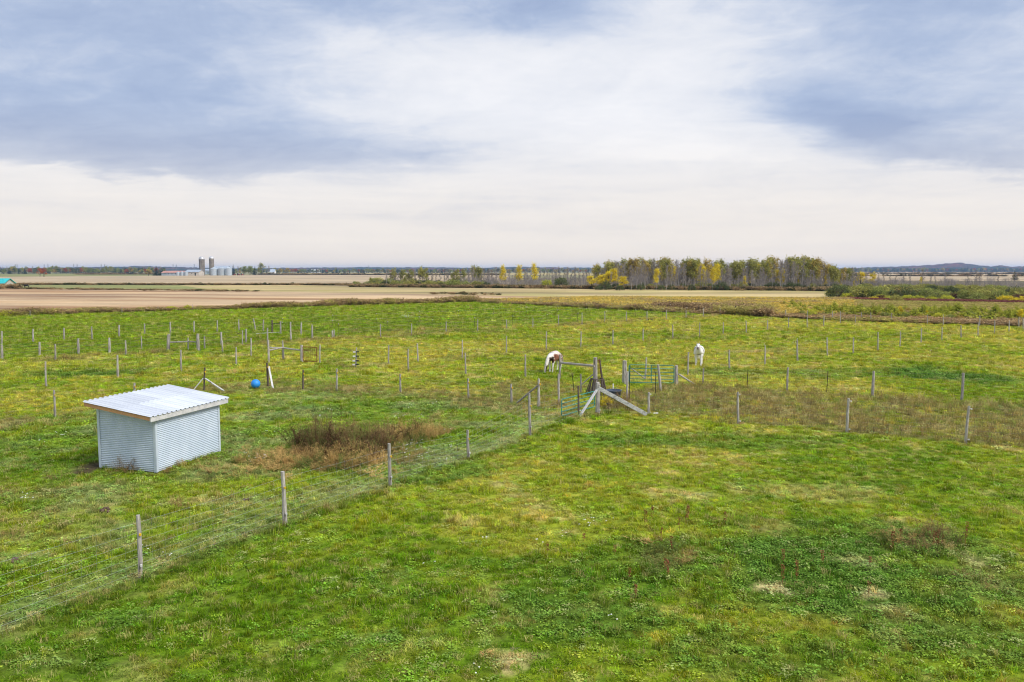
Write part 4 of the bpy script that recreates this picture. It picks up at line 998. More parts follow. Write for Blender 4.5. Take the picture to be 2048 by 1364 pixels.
def barn(x0, x1, yb, yeave, yridge, wall, roof, lb, name='barn', dep=16, doors=1, windows=3):
    a, b_ = gp(x0, yb), gp(x1, yb); w = (b_ - a).length; c = (a + b_) / 2; Y = c.y
    he = at_depth((x0 + x1) / 2, yeave, Y).z; hr = at_depth((x0 + x1) / 2, yridge, Y).z
    e = empty(name, c); tag(e, lb, 'barn' if name == 'barn' else 'house')
    mb = MB(); mb.add([(-w / 2, 0, 0), (w / 2, 0, 0), (w / 2, 0, he), (-w / 2, 0, he), (-w / 2, dep, 0), (w / 2, dep, 0), (w / 2, dep, he), (-w / 2, dep, he), (-w / 2, dep / 2, hr), (w / 2, dep / 2, hr)],
                      [(0, 1, 2, 3), (5, 4, 7, 6), (4, 0, 3, 8, 7), (1, 5, 6, 9, 2)]); mb.build('wall', wall, e)
    rb = MB(); o_ = .5
    for sgn in (0, 1):
        y0, y1 = (-o_, dep / 2) if sgn == 0 else (dep + o_, dep / 2)
        z0 = he - o_ * (hr - he) / (dep / 2)
        rb.add([(-w / 2 - o_, y0, z0 + .15), (w / 2 + o_, y0, z0 + .15), (w / 2 + o_, y1, hr + .15), (-w / 2 - o_, y1, hr + .15), (-w / 2 - o_, y0, z0), (w / 2 + o_, y0, z0), (w / 2 + o_, y1, hr), (-w / 2 - o_, y1, hr)], [(0, 1, 2, 3), (7, 6, 5, 4), (0, 4, 5, 1), (1, 5, 6, 2), (0, 3, 7, 4)])
    rb.build('roof', roof, e)
    for k in range(doors):
        d = MB(); d.box((w * (-.3 + .6 * k / max(1, doors - 1)) if doors > 1 else w * .25, -.05, he * .38), (w * .09, .1, he * .76)); d.build('door', DARKG, e)
    for k in range(windows):
        d = MB(); d.box((w * (-.42 + .84 * (k + .5) / windows), -.05, he * .62), (w * .04, .1, he * .22)); d.build('window', DARKG, e)
barn(323, 372, 551.2, 545.5, 541.8, WALLB, ROOFR, 'long low pale blue barn with faded red roof', windows=6, dep=18)
barn(370, 397.5, 551.2, 544, 539.6, WALLC, ROOFB, 'cream barn with blue-grey roof left of the silos', dep=20)
barn(420, 452, 548.8, 538, 532.3, WALLB, ROOFB, 'large grey-roofed barn behind the grain bins', dep=30)
barn(405, 420, 548.6, 541, 538, WALLB, ROOFB, 'blue-grey shed between the two silos', dep=14, windows=1)
barn(540, 549, 548.5, 543.5, 538.5, noisy('white_siding', (.6, .6, .6), (.75, .75, .75), .5), ROOFB, 'white farmhouse among trees right of the farm', 'farmhouse', dep=9)
barn(621, 637, 545.6, 541.5, 539.2, noisy('bright_siding', (.7, .7, .7), (.8, .8, .8), .5), noisy('white_roof', (.6, .62, .65), (.75, .76, .78), .5), 'long white building far off right of the farm', dep=20)
barn(875, 893, 545, 541.5, 539.5, ROOFR, ROOFR, 'distant dark red barn beyond the shrub bank', dep=20)
barn(-14, 8.2, 575, 566.3, 557.5, WALLC, noisy('teal_roof', (.02, .33, .36), (.04, .42, .44), 1), 'cream shed with bright teal roof at the left edge', 'shed', dep=7, windows=2)
def machine(px, yb, s, col, lb):
    g_ = gp(px, yb); e = empty('tractor', g_, rnd.uniform(-.6, .6)); tag(e, lb, 'tractor', 'machinery parked by the grain bins')
    b_ = MB(); b_.box((.6 * s, 0, 1.3 * s), (2.2 * s, 1 * s, .9 * s)); b_.box((-1.0 * s, 0, 1.1 * s), (1.4 * s, 1.2 * s, .7 * s)); b_.build('body', col, e)
    b_ = MB(); b_.box((-.9 * s, 0, 2.1 * s), (1.3 * s, 1.2 * s, 1.3 * s)); b_.build('cab', DARKG, e)
    for x_, y_, r_ in ((-1, -.85, .9), (-1, .85, .9), (1.3, -.75, .55), (1.3, .75, .55)):
        w = MB(); w.tube([(x_ * s, (y_ - .18) * s, r_ * s), (x_ * s, (y_ + .18) * s, r_ * s)], r_ * s, 12); w.build('wheel', M['black'], e)
RED = noisy('red_paint', (.35, .03, .02), (.45, .05, .03), 1)
for px, c, lb in ((461, M['white'], 'pale truck-like tractor beside the last grain bin'), (468, RED, 'dark red tractor near the last grain bin'), (477, RED, 'red tractor in the middle of the parked machinery'), (484, RED, 'red tractor farthest from the grain bins')):
    machine(px, 550.6, 1.0, c, lb)
def pylon(px, yb, yt, lb):
    g_ = gp(px, 543.6); h = at_depth(px, yt, g_.y).z; e = MB(); w = h * .09
    for sx in (-1, 1):
        for sy in (-1, 1): e.beam((sx * w, sy * w, 0), (sx * .3, sy * .3, h), .35, .35)
    for k in range(6):
        z = h * k / 6; z2 = h * (k + 1) / 6; a = w * (1 - k / 6) + .3; b_ = w * (1 - (k + 1) / 6) + .3
        e.beam((-a, -a, z), (b_, -b_, z2), .25, .25); e.beam((a, -a, z), (-b_, -b_, z2), .25, .25)
    for z in (.72, .84, .95): e.beam((-w * 1.3, 0, h * z), (w * 1.3, 0, h * z), .35, .35)
    o_ = e.build('lattice', M['wire']); o_.name = 'power_pylon'; o_.location = g_; tag(o_, lb, 'pylon', 'power pylons on the skyline')
for i, (px, yt) in enumerate(((31.5, 528), (35, 528), (89, 528), (96.5, 527.5), (148, 528), (155, 528), (203, 528), (210, 528), (346.5, 528.5), (353, 529), (389, 528), (737, 531), (844, 530))):
    pylon(px, 0, yt, 'tiny power pylon on the skyline, number %s from the left' % ['one', 'two', 'three', 'four', 'five', 'six', 'seven', 'eight', 'nine', 'ten', 'eleven', 'twelve', 'thirteen'][i])

# ------------------------------------------------------------------ animals
def skinned(name, verts, edges, mat, parent, root=0, sub=2):
    me = bpy.data.meshes.new(name); me.from_pydata([v[0] for v in verts], edges, [])
    o_ = bpy.data.objects.new(name, me); C.objects.link(o_)
    md = o_.modifiers.new('skin', 'SKIN'); md.use_smooth_shade = True
    for i, v in enumerate(verts):
        sv = me.skin_vertices[0].data[i]; r_ = v[1]; sv.radius = r_ if isinstance(r_, tuple) else (r_, r_); sv.use_root = (i == root)
    sb = o_.modifiers.new('sub', 'SUBSURF'); sb.levels = sub; sb.render_levels = sub
    dg = bpy.context.evaluated_depsgraph_get(); dg.update()
    m2 = bpy.data.meshes.new_from_object(o_.evaluated_get(dg)); m2.name = name
    o_.modifiers.clear(); o_.data = m2; m2.materials.clear(); m2.materials.append(mat)
    m2.polygons.foreach_set('use_smooth', [True] * len(m2.polygons))
    if parent: o_.parent = parent
    return o_
def hair(name, pts, r_, mat, parent, droop=.16, n=46):
    mb = MB(); rr = random.Random(5); P_ = [Vector(p) for p in pts]
    for _ in range(n):
        f = rr.random() * (len(P_) - 1.001); i = int(f); c = P_[i].lerp(P_[i + 1], f - i)
        d = Vector((rr.gauss(0, .25), rr.choice((-1, 1)) * rr.uniform(.2, .7), -1)).normalized() * droop * rr.uniform(.7, 1.2)
        s = Vector((1, 0, 0)) * r_
        mb.add([c - s, c + s, c + d * .6 + s, c + d * .6 - s, c + d], [(0, 1, 2, 3), (3, 2, 4)])
    return mb.build(name, mat, parent)
def horse(g_, rz, graze, mats, label, scale=1.0, colour=None):
    e = empty('horse', (g_.x, g_.y, zr(g_.x, g_.y) + .0), rz); e.scale = (scale,) * 3; tag(e, label, 'horse')
    if graze: neck = [((.90, 0, 1.02), .155), ((1.08, -.02, .74), .125), ((1.17, -.03, .52), .12), ((1.25, -.03, .30), .085), ((1.29, -.03, .10), .068)]
    else: neck = [((.80, 0, 1.38), .16), ((.92, 0, 1.60), .125), ((1.04, 0, 1.66), .115), ((1.20, 0, 1.48), .085), ((1.31, 0, 1.32), .066)]
    V = [((0, 0, 1.12), (.34, .36)), ((-.36, 0, 1.17), (.33, .33)), ((-.68, 0, 1.19), (.28, .29)), ((.34, 0, 1.14), (.30, .33)), ((.60, 0, 1.16), (.21, .26))] + neck
    E_ = [(0, 1), (1, 2), (0, 3), (3, 4), (4, 5), (5, 6), (6, 7), (7, 8), (8, 9)]
    def leg(rootv, chain):
        p = rootv
        for c in chain: V.append(c); E_.append((p, len(V) - 1)); p = len(V) - 1
    off = {1: .05, -1: -.06}
    for s in (1, -1):
        o_ = off[s] * (1.6 if graze else 1)
        leg(3, [((.40, s * .18, .90), .125), ((.42 + o_ * .5, s * .17, .70), .085), ((.44 + o_, s * .16, .46), .056), ((.44 + o_ * 1.2, s * .16, .15), .042), ((.47 + o_ * 1.2, s * .16, .03), .058)])
        leg(2, [((-.66, s * .19, .98), .175), ((-.56 + o_, s * .19, .80), .125), ((-.80 + o_, s * .17, .52), .062), ((-.75 + o_, s * .17, .15), .045), ((-.71 + o_, s * .17, .03), .058)])
    body = skinned('body', V, E_, mats['coat'], e)
    if colour:
        me = body.data; at = me.color_attributes.new('coat', 'FLOAT_COLOR', 'POINT'); co = np.empty(len(me.vertices) * 3); me.vertices.foreach_get('co', co); co = co.reshape(-1, 3)
        at.data.foreach_set('color', np.column_stack([colour(co), np.ones(len(co))]).ravel())
    pole, head, muz = Vector(V[7][0]), Vector(V[8][0]), Vector(V[9][0])
    ax = (head - pole).normalized(); back = Vector((-abs(ax.z) if not graze else -.3, 0, .8)).normalized()
    for s in (1, -1):
        b_ = MB(); p = pole - ax * .05 + Vector((0, s * .065, .0)); tp = p - ax * .15 + Vector((0, s * .03, .06)); w = Vector((0, .028, 0)); q = ax.cross(Vector((0, 1, 0))) * .02
        b_.add([p - w + q, p + w + q, p + w - q, p - w - q, tp], [(0, 1, 4), (1, 2, 4), (2, 3, 4), (3, 0, 4)]); b_.build('ear', mats['ear'], e)
        ey = lathe([(.001, -.022), (.016, -.016), (.022, 0), (.016, .016), (.001, .022)], 8).build('eye', M['black'], e, True); ey.location = pole.lerp(head, .45) + Vector((0, s * .105, .02))
    crest = [Vector(V[4][0]) + Vector((-.12, 0, .24)), Vector(V[5][0]) + (Vector((.02, 0, .15)) if graze else Vector((-.15, 0, .08))), Vector(V[6][0]) + (Vector((.12, 0, .06)) if graze else Vector((-.12, 0, .05))), pole + (Vector((.11, 0, .04)) if graze else Vector((-.05, 0, .11)))]
    hair('mane', crest, .022, mats['mane'], e)
    tb = MB(); rr = random.Random(3)
    for k in range(26):
        a = rr.gauss(0, .05); c = rr.gauss(0, .05)
        tb.tube([(-.95, a * .4, 1.27), (-1.06 + c * .4, a, 1.12), (-1.05 + c, a * 1.5, .80), (-1.02 + c, a * 1.4, .42 + rr.uniform(-.1, .1))], [.02, .018, .014, .004], 3, cap=False)
    tb.build('tail', mats['mane'], e)
    return e
def coat_mat(name):
    m, t, bs = bsdf_mat(name, .7, .2)
    a = t.node('ShaderNodeAttribute', attribute_name='coat').outputs['Color']; n = t.noise(t.node('ShaderNodeTexCoord').outputs['Object'], 14, 4, .6); f = t.m('MULTIPLY_ADD', n, .4, .8)
    t.put(bs.inputs['Base Color'], t.mix(1.0, a, t.comb(f, f, f), 'MULTIPLY')); return m
WH = np.array([.72, .68, .62])
def pinto(co):
    x, y, z = co[:, 0], co[:, 1], co[:, 2]; jit = (fbm(x * 10 + 50, z * 10 + y * 7, 3.0, 8, 3) - .5) * .16
    c = np.broadcast_to(WH, co.shape).copy(); BR = np.array([.22, .085, .05]); DK = np.array([.035, .018, .014]); RO = np.array([.50, .38, .34])
    k = (x > -.75) & (x < .2) & (z > 1.14 + jit) & (z < 1.5); c[k] = RO * .5 + WH * .5
    k = (x > -.56 + jit) & (x < .34) & (z < 1.24 + jit) & (z > .7); c[k] = BR
    k = (x > .16 + jit) & (x < .48) & (z < 1.32 + jit) & (z > .82); c[k] = BR
    k = (x > .50) & (x < .98) & (z < 1.10 + jit) & (z > .72) & (np.abs(y) < .5); c[k] = DK * 1.3
    k = (x < -.58 + jit) & (z > .78) & (z < 1.34 + jit); c[k] = np.array([.17, .08, .06])
    k = (x < -.66) & (z > .68) & (z < .92); c[k] = DK
    k = (x > 1.06) & (z < .60) & ~((np.abs(y + .03) < .045) & (x > 1.22)); c[k] = DK
    k = (x > 1.15) & (z < .14); c[k] = WH * .85
    k = (z < .035); c[k] = np.array([.35, .28, .2]); return c
def whitec(co):
    c = np.broadcast_to(np.array([.78, .76, .74]), co.shape).copy()
    k = (co[:, 0] > 1.27) & (co[:, 2] > 1.2); c[k] = np.array([.16, .12, .12]); k = (co[:, 2] < .045); c[k] = np.array([.5, .45, .35])
    return c
MANE = noisy('cream_hair', (.62, .57, .48), (.75, .71, .62), 6); DKH = noisy('dark_ear', (.04, .025, .02), (.07, .04, .03), 6)
hg = gp(1108, 744.5)
horse(hg, math.atan2(-.86, -.50) , True, {'coat': coat_mat('pinto_coat'), 'mane': MANE, 'ear': DKH}, 'brown and white pinto horse grazing behind the wooden rail', .98, pinto)
hg = gp(1397, 731)
hdir = math.atan2(-hg.y, -hg.x) - .05
horse(hg, hdir, False, {'coat': coat_mat('white_coat'), 'mane': noisy('white_hair', (.68, .66, .62), (.8, .78, .75), 6), 'ear': noisy('grey_ear', (.3, .27, .25), (.5, .47, .45), 6)}, 'white horse standing and facing the camera', .98, whitec).scale[1] = 1.16
def cow():
    g_ = gp(53, 575.5); e = empty('cow', g_, math.pi); tag(e, 'black cow standing beside the shed with the teal roof', 'cow')
    V = [((0, 0, 1.0), .42), ((-.8, 0, 1.05), .38), ((.7, 0, 1.05), .34), ((1.15, 0, 1.15), .2), ((1.5, 0, 1.0), .15), ((1.75, 0, .85), .1)]; E_ = [(0, 1), (0, 2), (2, 3), (3, 4), (4, 5)]
    for s in (1, -1):
        for rt, x_ in ((1, -.85), (2, .7)):
            p = rt
            for q in ((x_, s * .22, .65, .13), (x_ + .03, s * .22, .38, .07), (x_, s * .22, .04, .07)): V.append((q[:3], q[3])); E_.append((p, len(V) - 1)); p = len(V) - 1
    skinned('body', V, E_, noisy('black_hide', (.012, .01, .01), (.03, .025, .02), 4), e, sub=1)
    t_ = MB(); t_.tube([(-1.15, 0, 1.25), (-1.25, 0, .9), (-1.22, 0, .5)], [.03, .025, .04], 5); t_.build('tail', M['black'], e)
cow()

# ------------------------------------------------------------------ shelter
def corrug(L, Hh, pitch, amp, axis, top=None):
    """sheet with horizontal ribs; local x along, z up; top(x) gives the sloping upper edge"""
    mb = MB(); n = int(Hh / pitch * 8); nx = 2
    return mb
def shelter():
    e = empty('animal_shelter', (SH_C.x, SH_C.y, 0), SH_A); tag(e, 'small white corrugated metal animal shelter with sloping roof', 'shelter')
    W_, L = 2.44, 3.45                         # local x = long wall, local y = short wall
    m, t, bs = bsdf_mat('white_corrugated_steel', .42, .5, .15)
    co = t.node('ShaderNodeTexCoord').outputs['Object']
    n = t.noise(t.mul(co, (1, 1, .5)), 2.2, 5, .6); n2 = t.noise(t.mul(co, (6, 6, .6)), 3, 5, .6)
    col = t.mix(t.ramp(n, .35, .7), (.53, .615, .70), (.61, .685, .765)); col = t.mix(t.m('MULTIPLY', t.ramp(n2, .55, .72), .25), col, (.40, .44, .48))
    sx_, sy_, sz_ = t.sep(co)
    col = t.mix(t.m('MULTIPLY', t.m('SUBTRACT', 1.0, t.ramp(t.m('ADD', sz_, t.m('MULTIPLY', n2, .25)), .12, .34)), .45), col, (.28, .27, .22))      # splashed mud at the foot
    t.put(bs.inputs['Base Color'], col)
    trim = noisy('white_trim', (.47, .55, .63), (.56, .63, .70), 3, rough=.45, spec=.5)
    roofm = noisy('white_roof_steel', (.56, .60, .67), (.66, .70, .76), .8, (3, .35, 1), rough=.38, spec=.5)
    plank = noisy('grey_fascia', (.48, .48, .48), (.62, .61, .60), 6, bump=.002); orange = noisy('bare_fascia', (.42, .22, .10), (.55, .32, .16), 5, (2, 8, 8))
    z1, z2 = 2.022, 2.402; ya, yb = -.162, 2.438 + .226; slope = (z2 - z1) / (yb - ya)
    rz = lambda y: z1 + (y - ya) * slope - .10
    pitch = 1.9 / 29
    def wall(p0, p1, hfun, nm, inner):
        # hfun(t) = top height at fraction t along
        mb = MB(); d = (Vector(p1) - Vector(p0)); nrm = Vector((d.y, -d.x, 0)).normalized(); hm = max(hfun(0), hfun(1)); N2 = int(hm / pitch * 6); ns = 10
        rows = []
        for i in range(N2 + 1):
            z = .0 + hm * i / N2; off = .016 * math.sin(2 * math.pi * z / pitch)
            row = []
            for j in range(ns + 1):
                t_ = j / ns; zz = min(z, hfun(t_)); p = Vector(p0) + d * t_ + nrm * off
                row.append(len(mb.v)); mb.v.append((p.x, p.y, zz + .02))
            rows.append(row)
        for i in range(N2):
            for j in range(ns):
                mb.f.append((rows[i][j], rows[i][j + 1], rows[i + 1][j + 1], rows[i + 1][j])); mb.mi.append(0)
        return mb.build(nm, m, e, True)
    wall((0, 0, 0), (L, 0, 0), lambda t_: rz(0), 'wall_panel', 0)
    w2 = wall((0, W_, 0), (0, 0, 0), lambda t_: rz(W_ * (1 - t_)), 'wall_panel', 0)
    wall((L, 0, 0), (L, W_, 0), lambda t_: rz(W_ * t_), 'wall_panel', 0)
    b_ = MB()
    for (x_, y_, sx, sy) in ((-.012, -.012, 1, 1), (L + .012, -.012, -1, 1), (-.012, W_ + .012, 1, -1)):
        b_ = MB(); h_ = rz(y_) + .01
        b_.box((x_ + sx * .045, y_ - sy * .004, h_ / 2 + .01), (.09, .012, h_)); b_.box((x_ - sx * .004, y_ + sy * .052, h_ / 2 + .01), (.012, .09, h_)); b_.build('corner_trim', trim, e)
    for x_, y_ in ((.06, W_ - .06), (L - .06, W_ - .06), (L / 2, W_ - .06), (.06, .06), (L - .06, .06)):
        b_ = MB(); b_.box((x_, y_, rz(y_) / 2), (.09, .09, rz(y_))); b_.build('frame_post', M['post'], e)
    # roof: overlapping ribbed sheets, ribs running front to back
    x0, x1 = -.387, L + .387; rib = .23; cols = 4; wsh = (x1 - x0) / cols
    for c in range(cols):
        for half in (0, 1):
            ys = (ya - .03, ya + (yb - ya) * .52) if half == 0 else (ya + (yb - ya) * .49, yb + .03)
            if c % 2: ys = (ys[0], ys[1] + .10) if half == 0 else (ys[0] + .10, ys[1])
            mb = MB(); xs = x0 + c * wsh; xe = xs + wsh + .03; zo = .004 * (c % 2) + (.006 if half else 0); prof = []
            x_ = xs
            k0 = math.floor(xs / rib); 
            for k in range(k0, k0 + 9):
                for dx_, dz_ in ((0, 0), (.12, 0), (.145, .036), (.20, .036), (.225, 0)):
                    q = k * rib + dx_
                    if xs <= q <= xe: prof.append((q, dz_))
            prof = [(xs, 0 if prof[0][1] == 0 else prof[0][1])] + prof + [(xe, prof[-1][1])]
            for y_ in ys:
                for q, dz_ in prof: mb.v.append((q, y_, z1 + (y_ - ya) * slope + dz_ + zo + .012))
            n_ = len(prof)
            for i in range(n_ - 1): mb.f.append((i, i + 1, n_ + i + 1, n_ + i)); mb.mi.append(0)
            o_ = mb.build('roof_sheet', roofm, e); sm = o_.modifiers.new('thick', 'SOLIDIFY'); sm.thickness = .003; sm.offset = -1
    f = MB(); f.box(((x0 + x1) / 2, ya + .02, z1 - .085), (x1 - x0 - .04, .04, .165)); f.build('fascia_board', plank, e)
    f = MB(); f.beam((x0 + .04, ya + .05, z1 - .065), (x0 + .04, yb - .02, z2 - .065), .04, .12); f.build('side_board', orange, e)['label'] = 'bare orange wood board under the side roof edge'
    f = MB(); f.beam((x1 - .04, ya + .05, z1 - .065), (x1 - .04, yb - .02, z2 - .065), .04, .12); f.build('side_board', orange, e)
    for y_ in (ya + .35, ya + 1.1, ya + 1.9, yb - .15):
        f = MB(); z_ = z1 + (y_ - ya) * slope - .05; f.box(((x0 + x1) / 2, y_, z_), (x1 - x0 - .14, .04, .09)); f.build('purlin', M['post'], e)
shelter()

# ------------------------------------------------------------------ fences
POSTN = [0]
def post_mesh(vec, r_, seed, jit=.10):
    rr = random.Random(seed); L = vec.length; mb = MB(); pts = []; rad = []
    bend = Vector((rr.gauss(0, .006), rr.gauss(0, .006), 0)) * L
    for k in (-.12, .0, .25, .5, .75, 1.0):
        pts.append(vec * k + bend * math.sin(max(k, 0) * math.pi)); rad.append(r_ * (1.1 - .22 * max(k, 0)) * rr.uniform(.94, 1.06))
    mb.tube(pts, rad, 9, jit=jit, r=rr)
    return mb
def post(parent, xt, yt, xb, yb, r_, mat='post', ins=None, name='post', org=Vector((0, 0, 0))):
    g_ = gp(xb, yb); tp = at_depth(xt, yt, g_.y); z0 = zr(g_.x, g_.y); tp.z = max(tp.z, .35); g_.z = z0
    vec = tp - g_; POSTN[0] += 1
    if mat == 'tpost':
        mb = MB(); mb.beam(vec * -.1, vec, .05, .012); mb.beam(vec * -.1 + Vector((0, .018, 0)), vec * .999 + Vector((0, .018, 0)), .012, .034); o_ = mb.build('steel_post', M['tpost'], parent)
    else: o_ = post_mesh(vec, r_, POSTN[0]).build(name, M[mat], parent, False)
    o_.location = g_ - org
    if ins:
        for f, c in ins:
            ib = MB(); side = Vector((.7, -.7, 0)); c0 = vec * f + side * (r_ + .03)
            s_ = 1.0 if g_.y < 40 else 1.5
            if c == 'bigwhite':
                ib.box(vec * f + Vector((-.12, -.09, 0)), (.20, .09, .09)); ib.build('insulator', M['white'], o_)
                ib = MB(); ib.box(vec * f + Vector((.10, -.09, .015)), (.24, .08, .08)); ib.build('insulator', M['black'], o_); continue
            ib.beam(vec * f + side * r_ * .6, c0 + side * .03, .028 * s_, .028 * s_); ib.box(c0 + side * .02, (.035 * s_, .035 * s_, .055 * s_)); ib.build('insulator', M[c], o_)
    return g_, tp, o_
def wires(parent, ends, fr, r_, mat='wire', org=Vector((0, 0, 0)), sag=.03):
    for f in fr:
        mb = MB(); pts = []
        for i, (a, b_) in enumerate(ends):
            p = a.lerp(b_, f) - org
            if i:
                q = pts[-1]; mid = (p + q) / 2; mid.z -= sag * rnd.uniform(.3, 1.2); pts.append(mid)
            pts.append(p)
        mb.tube(pts, r_, 4, cap=False); mb.build('wire', M[mat], parent)
def fence(label, posts, fr, wr=.0025, wmat='wire', r_=.055, mat='post', ins=None, group='paddock fences', gaps=(), cat='fence', name='wire_fence', mesh_h=0):
    org = gp(posts[0][2], posts[0][3]); e = empty(name, org); tag(e, label, cat, group)
    runs = [[]]
    for i, p in enumerate(posts):
        pm = p[4] if len(p) > 4 else mat; pr = p[5] if len(p) > 5 else r_ * rnd.uniform(.85, 1.15)
        a, b_, _ = post(e, p[0], p[1], p[2], p[3], pr, pm, ins if ins else (p[6] if len(p) > 6 else None), org=org)
        runs[-1].append((a, b_))
        if i in gaps: runs.append([])
    for rn in runs:
        if len(rn) > 1 and fr: wires(e, rn, fr, wr, wmat, org)
    if mesh_h:
        mb = MB()
        for rn in runs:
            for (a, at_), (b_, bt) in zip(rn[:-1], rn[1:]):
                nst = max(2, int((b_ - a).length / mesh_h))
                for k in range(1, nst):
                    f = k / nst; p = a.lerp(b_, f) - org; q = a.lerp(b_, f).lerp(at_.lerp(bt, f), .9) - org; p.z += .05
                    mb.tube([p, q], wr * .8, 3, cap=False)
        tag(mb.build('woven_stays', M[wmat], e), kind='stuff')
    return e, runs, org
FR5 = (.15, .35, .55, .75, .93)
Y2 = [(.70, 'yellow'), (.2, 'white')]
# front fence, left of the gate corner
fence('front fence running from the lower left corner up to the teal gate', [(-175, 1150, -170, 1335), (276, 1030, 280, 1155), (565, 943, 570, 1047), (778, 887, 780, 970), (935, 860, 937, 915), (1058, 786, 1060, 868), (1156.7, 772, 1157.5, 832, 'post_dark', .05)],
      (.1, .22, .34, .46, .58, .72, .88), .0017, 'bright_wire', ins=Y2, mesh_h=.34)
fence('fence running right from the whitewashed corner post across the foreground lane', [(1195.4, 764.5, 1195.4, 825, 'post', .10), (1298, 785, 1297.5, 828), (1475.5, 784, 1476.5, 849), (1697.5, 797, 1694, 865), (1938, 812, 1931.5, 885), (2215, 820, 2210, 908)],
      (.1, .22, .34, .46, .58, .70, .82, .94), .0022, 'wire', ins=[(.93, 'white'), (.1, 'white')], mesh_h=.25)
fence('fence on the far side of the right-hand lane with one dark steel post', [(1352.6, 731, 1352.6, 768, 'post', .11), (1407, 736, 1405.5, 769), (1496, 739.5, 1494, 779, 'tpost', .03), (1576, 734.5, 1574.5, 782.5), (1656, 742, 1653.5, 785.5, 'tpost', .03), (1747.5, 742, 1745, 792.5, 'post', .075), (1926.5, 746, 1923, 802, 'post', .07), (2120, 752, 2117, 814)],
      (.2, .4, .6, .8, .95), .0022)
fence('fence behind the shelter curving right past the blue ball', [(-180, 830, -180, 885), (108, 780, 110, 834), (269, 766, 270, 804), (409.5, 735, 408.5, 781, 'post_dark', .05), (534, 725.5, 536.5, 772, 'post_dark', .065), (606.3, 740, 606, 778, 'post_dark', .05), (673.5, 737.5, 673.3, 781), (800.5, 748, 801, 785), (936, 757, 937, 797), (1022, 768, 1023, 807), (1077.3, 757.5, 1077.3, 814, 'post', .065)],
      (.25, .5, .8), .0025, ins=[(.82, 'yellow')])
fence('fence line left of the horses running across the middle pasture', [(91, 723, 92.5, 773), (235, 710.5, 236, 755), (361.8, 700, 362.5, 742), (472.3, 694.5, 472.7, 730), (565, 681, 566, 719), (640, 689, 639.5, 727.5), (713, 695, 711.5, 735, 'post', .05, [(.78, 'bigwhite'), (.56, 'bigwhite'), (.33, 'bigwhite'), (.14, 'bigwhite')]), (816.3, 697.5, 817, 742), (930.5, 706, 931.5, 747), (1050.8, 709, 1050.7, 753), (1120, 710, 1119, 757, 'post', .065)],
      (.3, .6, .85), .0022)
fence('fence climbing from the rusty gate towards the goldenrod field', [(777.3, 690, 777, 729), (834.5, 687, 836, 724.5), (924.5, 679.5, 924.5, 716), (1013.3, 672, 1013, 708), (1093, 663, 1092.6, 701), (1162.2, 663, 1161.5, 696), (1226, 660, 1225.8, 689), (1286.4, 657.5, 1286, 682), (1345.3, 649, 1345.7, 678), (1399.7, 644.5, 1399.2, 674), (1446.5, 644, 1446.3, 668), (1492, 641, 1492.5, 666), (1535, 640, 1535, 661), (1577, 634, 1577, 657), (1648, 631, 1647.5, 652.5), (1711, 630, 1711, 647)],
      (.3, .6, .85), .0022)
fence('fence from the green gate past the white horse to the far right', [(1377, 704, 1376, 749), (1458.5, 699.5, 1459, 739), (1530.5, 691, 1529.8, 729), (1594.5, 679, 1595, 721), (1654.3, 675, 1655, 713), (1707, 675, 1706.7, 707), (1756, 664.5, 1755.7, 701), (1801, 663, 1799.8, 693.5), (1843, 656, 1842, 686), (1884.3, 654, 1883.5, 681), (1921.8, 650, 1922, 676), (1956.5, 645, 1956, 672), (1989.5, 641, 1989, 668), (2018.5, 641, 2018, 664), (2046, 635, 2046, 660), (2075, 632, 2075, 657)],
      (.3, .6, .85), .0022)
fence('tall fence in front of the young conifers at the far right', [(1615, 621, 1614.5, 656), (1681, 622.5, 1680.5, 648), (1723, 624, 1723, 641), (1783, 626, 1783, 645), (1855, 629, 1854.5, 649), (1886.5, 629, 1886.5, 652), (1959.5, 631, 1959, 652), (2038, 634, 2037.5, 654), (2110, 640, 2110, 660)], (.3, .6, .9), .0022)
fence('short fence stretch between goldenrod field and conifer strip', [(1440, 616, 1440, 630), (1456, 617, 1455.8, 629), (1461, 612.5, 1461, 627.5), (1471.3, 612, 1470.5, 629, 'post_dark', .13), (1487, 616, 1487, 629), (1522, 617.5, 1522, 631, 'post', .1, [(.8, 'white'), (.5, 'white'), (.2, 'white')]), (1571.5, 619.5, 1571.5, 635), (1665, 622, 1665, 640), (1741.5, 625, 1741.5, 643)], (.3, .6, .9), .0025)
fence('wooden post row in front of the black steel posts of the far paddock', [(624, 649, 624.5, 675), (668, 659, 668.3, 677), (761, 648, 761, 674.5), (823.3, 647, 823, 670.5), (892.5, 643, 892.3, 665), (955.5, 639, 955.3, 663), (1013, 639, 1013.3, 657), (1066, 636, 1065.8, 655), (1117, 630, 1117, 652.5), (1164, 625, 1164, 649), (1209.5, 622, 1209.3, 646), (1253, 623, 1252.8, 643), (1294, 622, 1294, 641), (1333, 619.5, 1332.8, 639), (1372, 620, 1372, 636), (1406.5, 616, 1406.5, 634)], (.3, .6, .85), .003)
fence('back fence of the far left paddock', [(-60, 665, -60, 695), (3.5, 662, 3.5, 690), (66, 658, 66.5, 685), (127.5, 656, 128, 680), (183, 653, 184, 678), (238, 650, 238.3, 674.5), (289, 647, 289.3, 668), (340.3, 644, 341, 669.5), (388, 642, 388.4, 667), (434.5, 640.5, 434.7, 663.5), (477.3, 639, 478, 661), (506.5, 637, 511, 660), (527, 639.5, 526.5, 662)], FR5[1:], .006, 'cable', r_=.075)
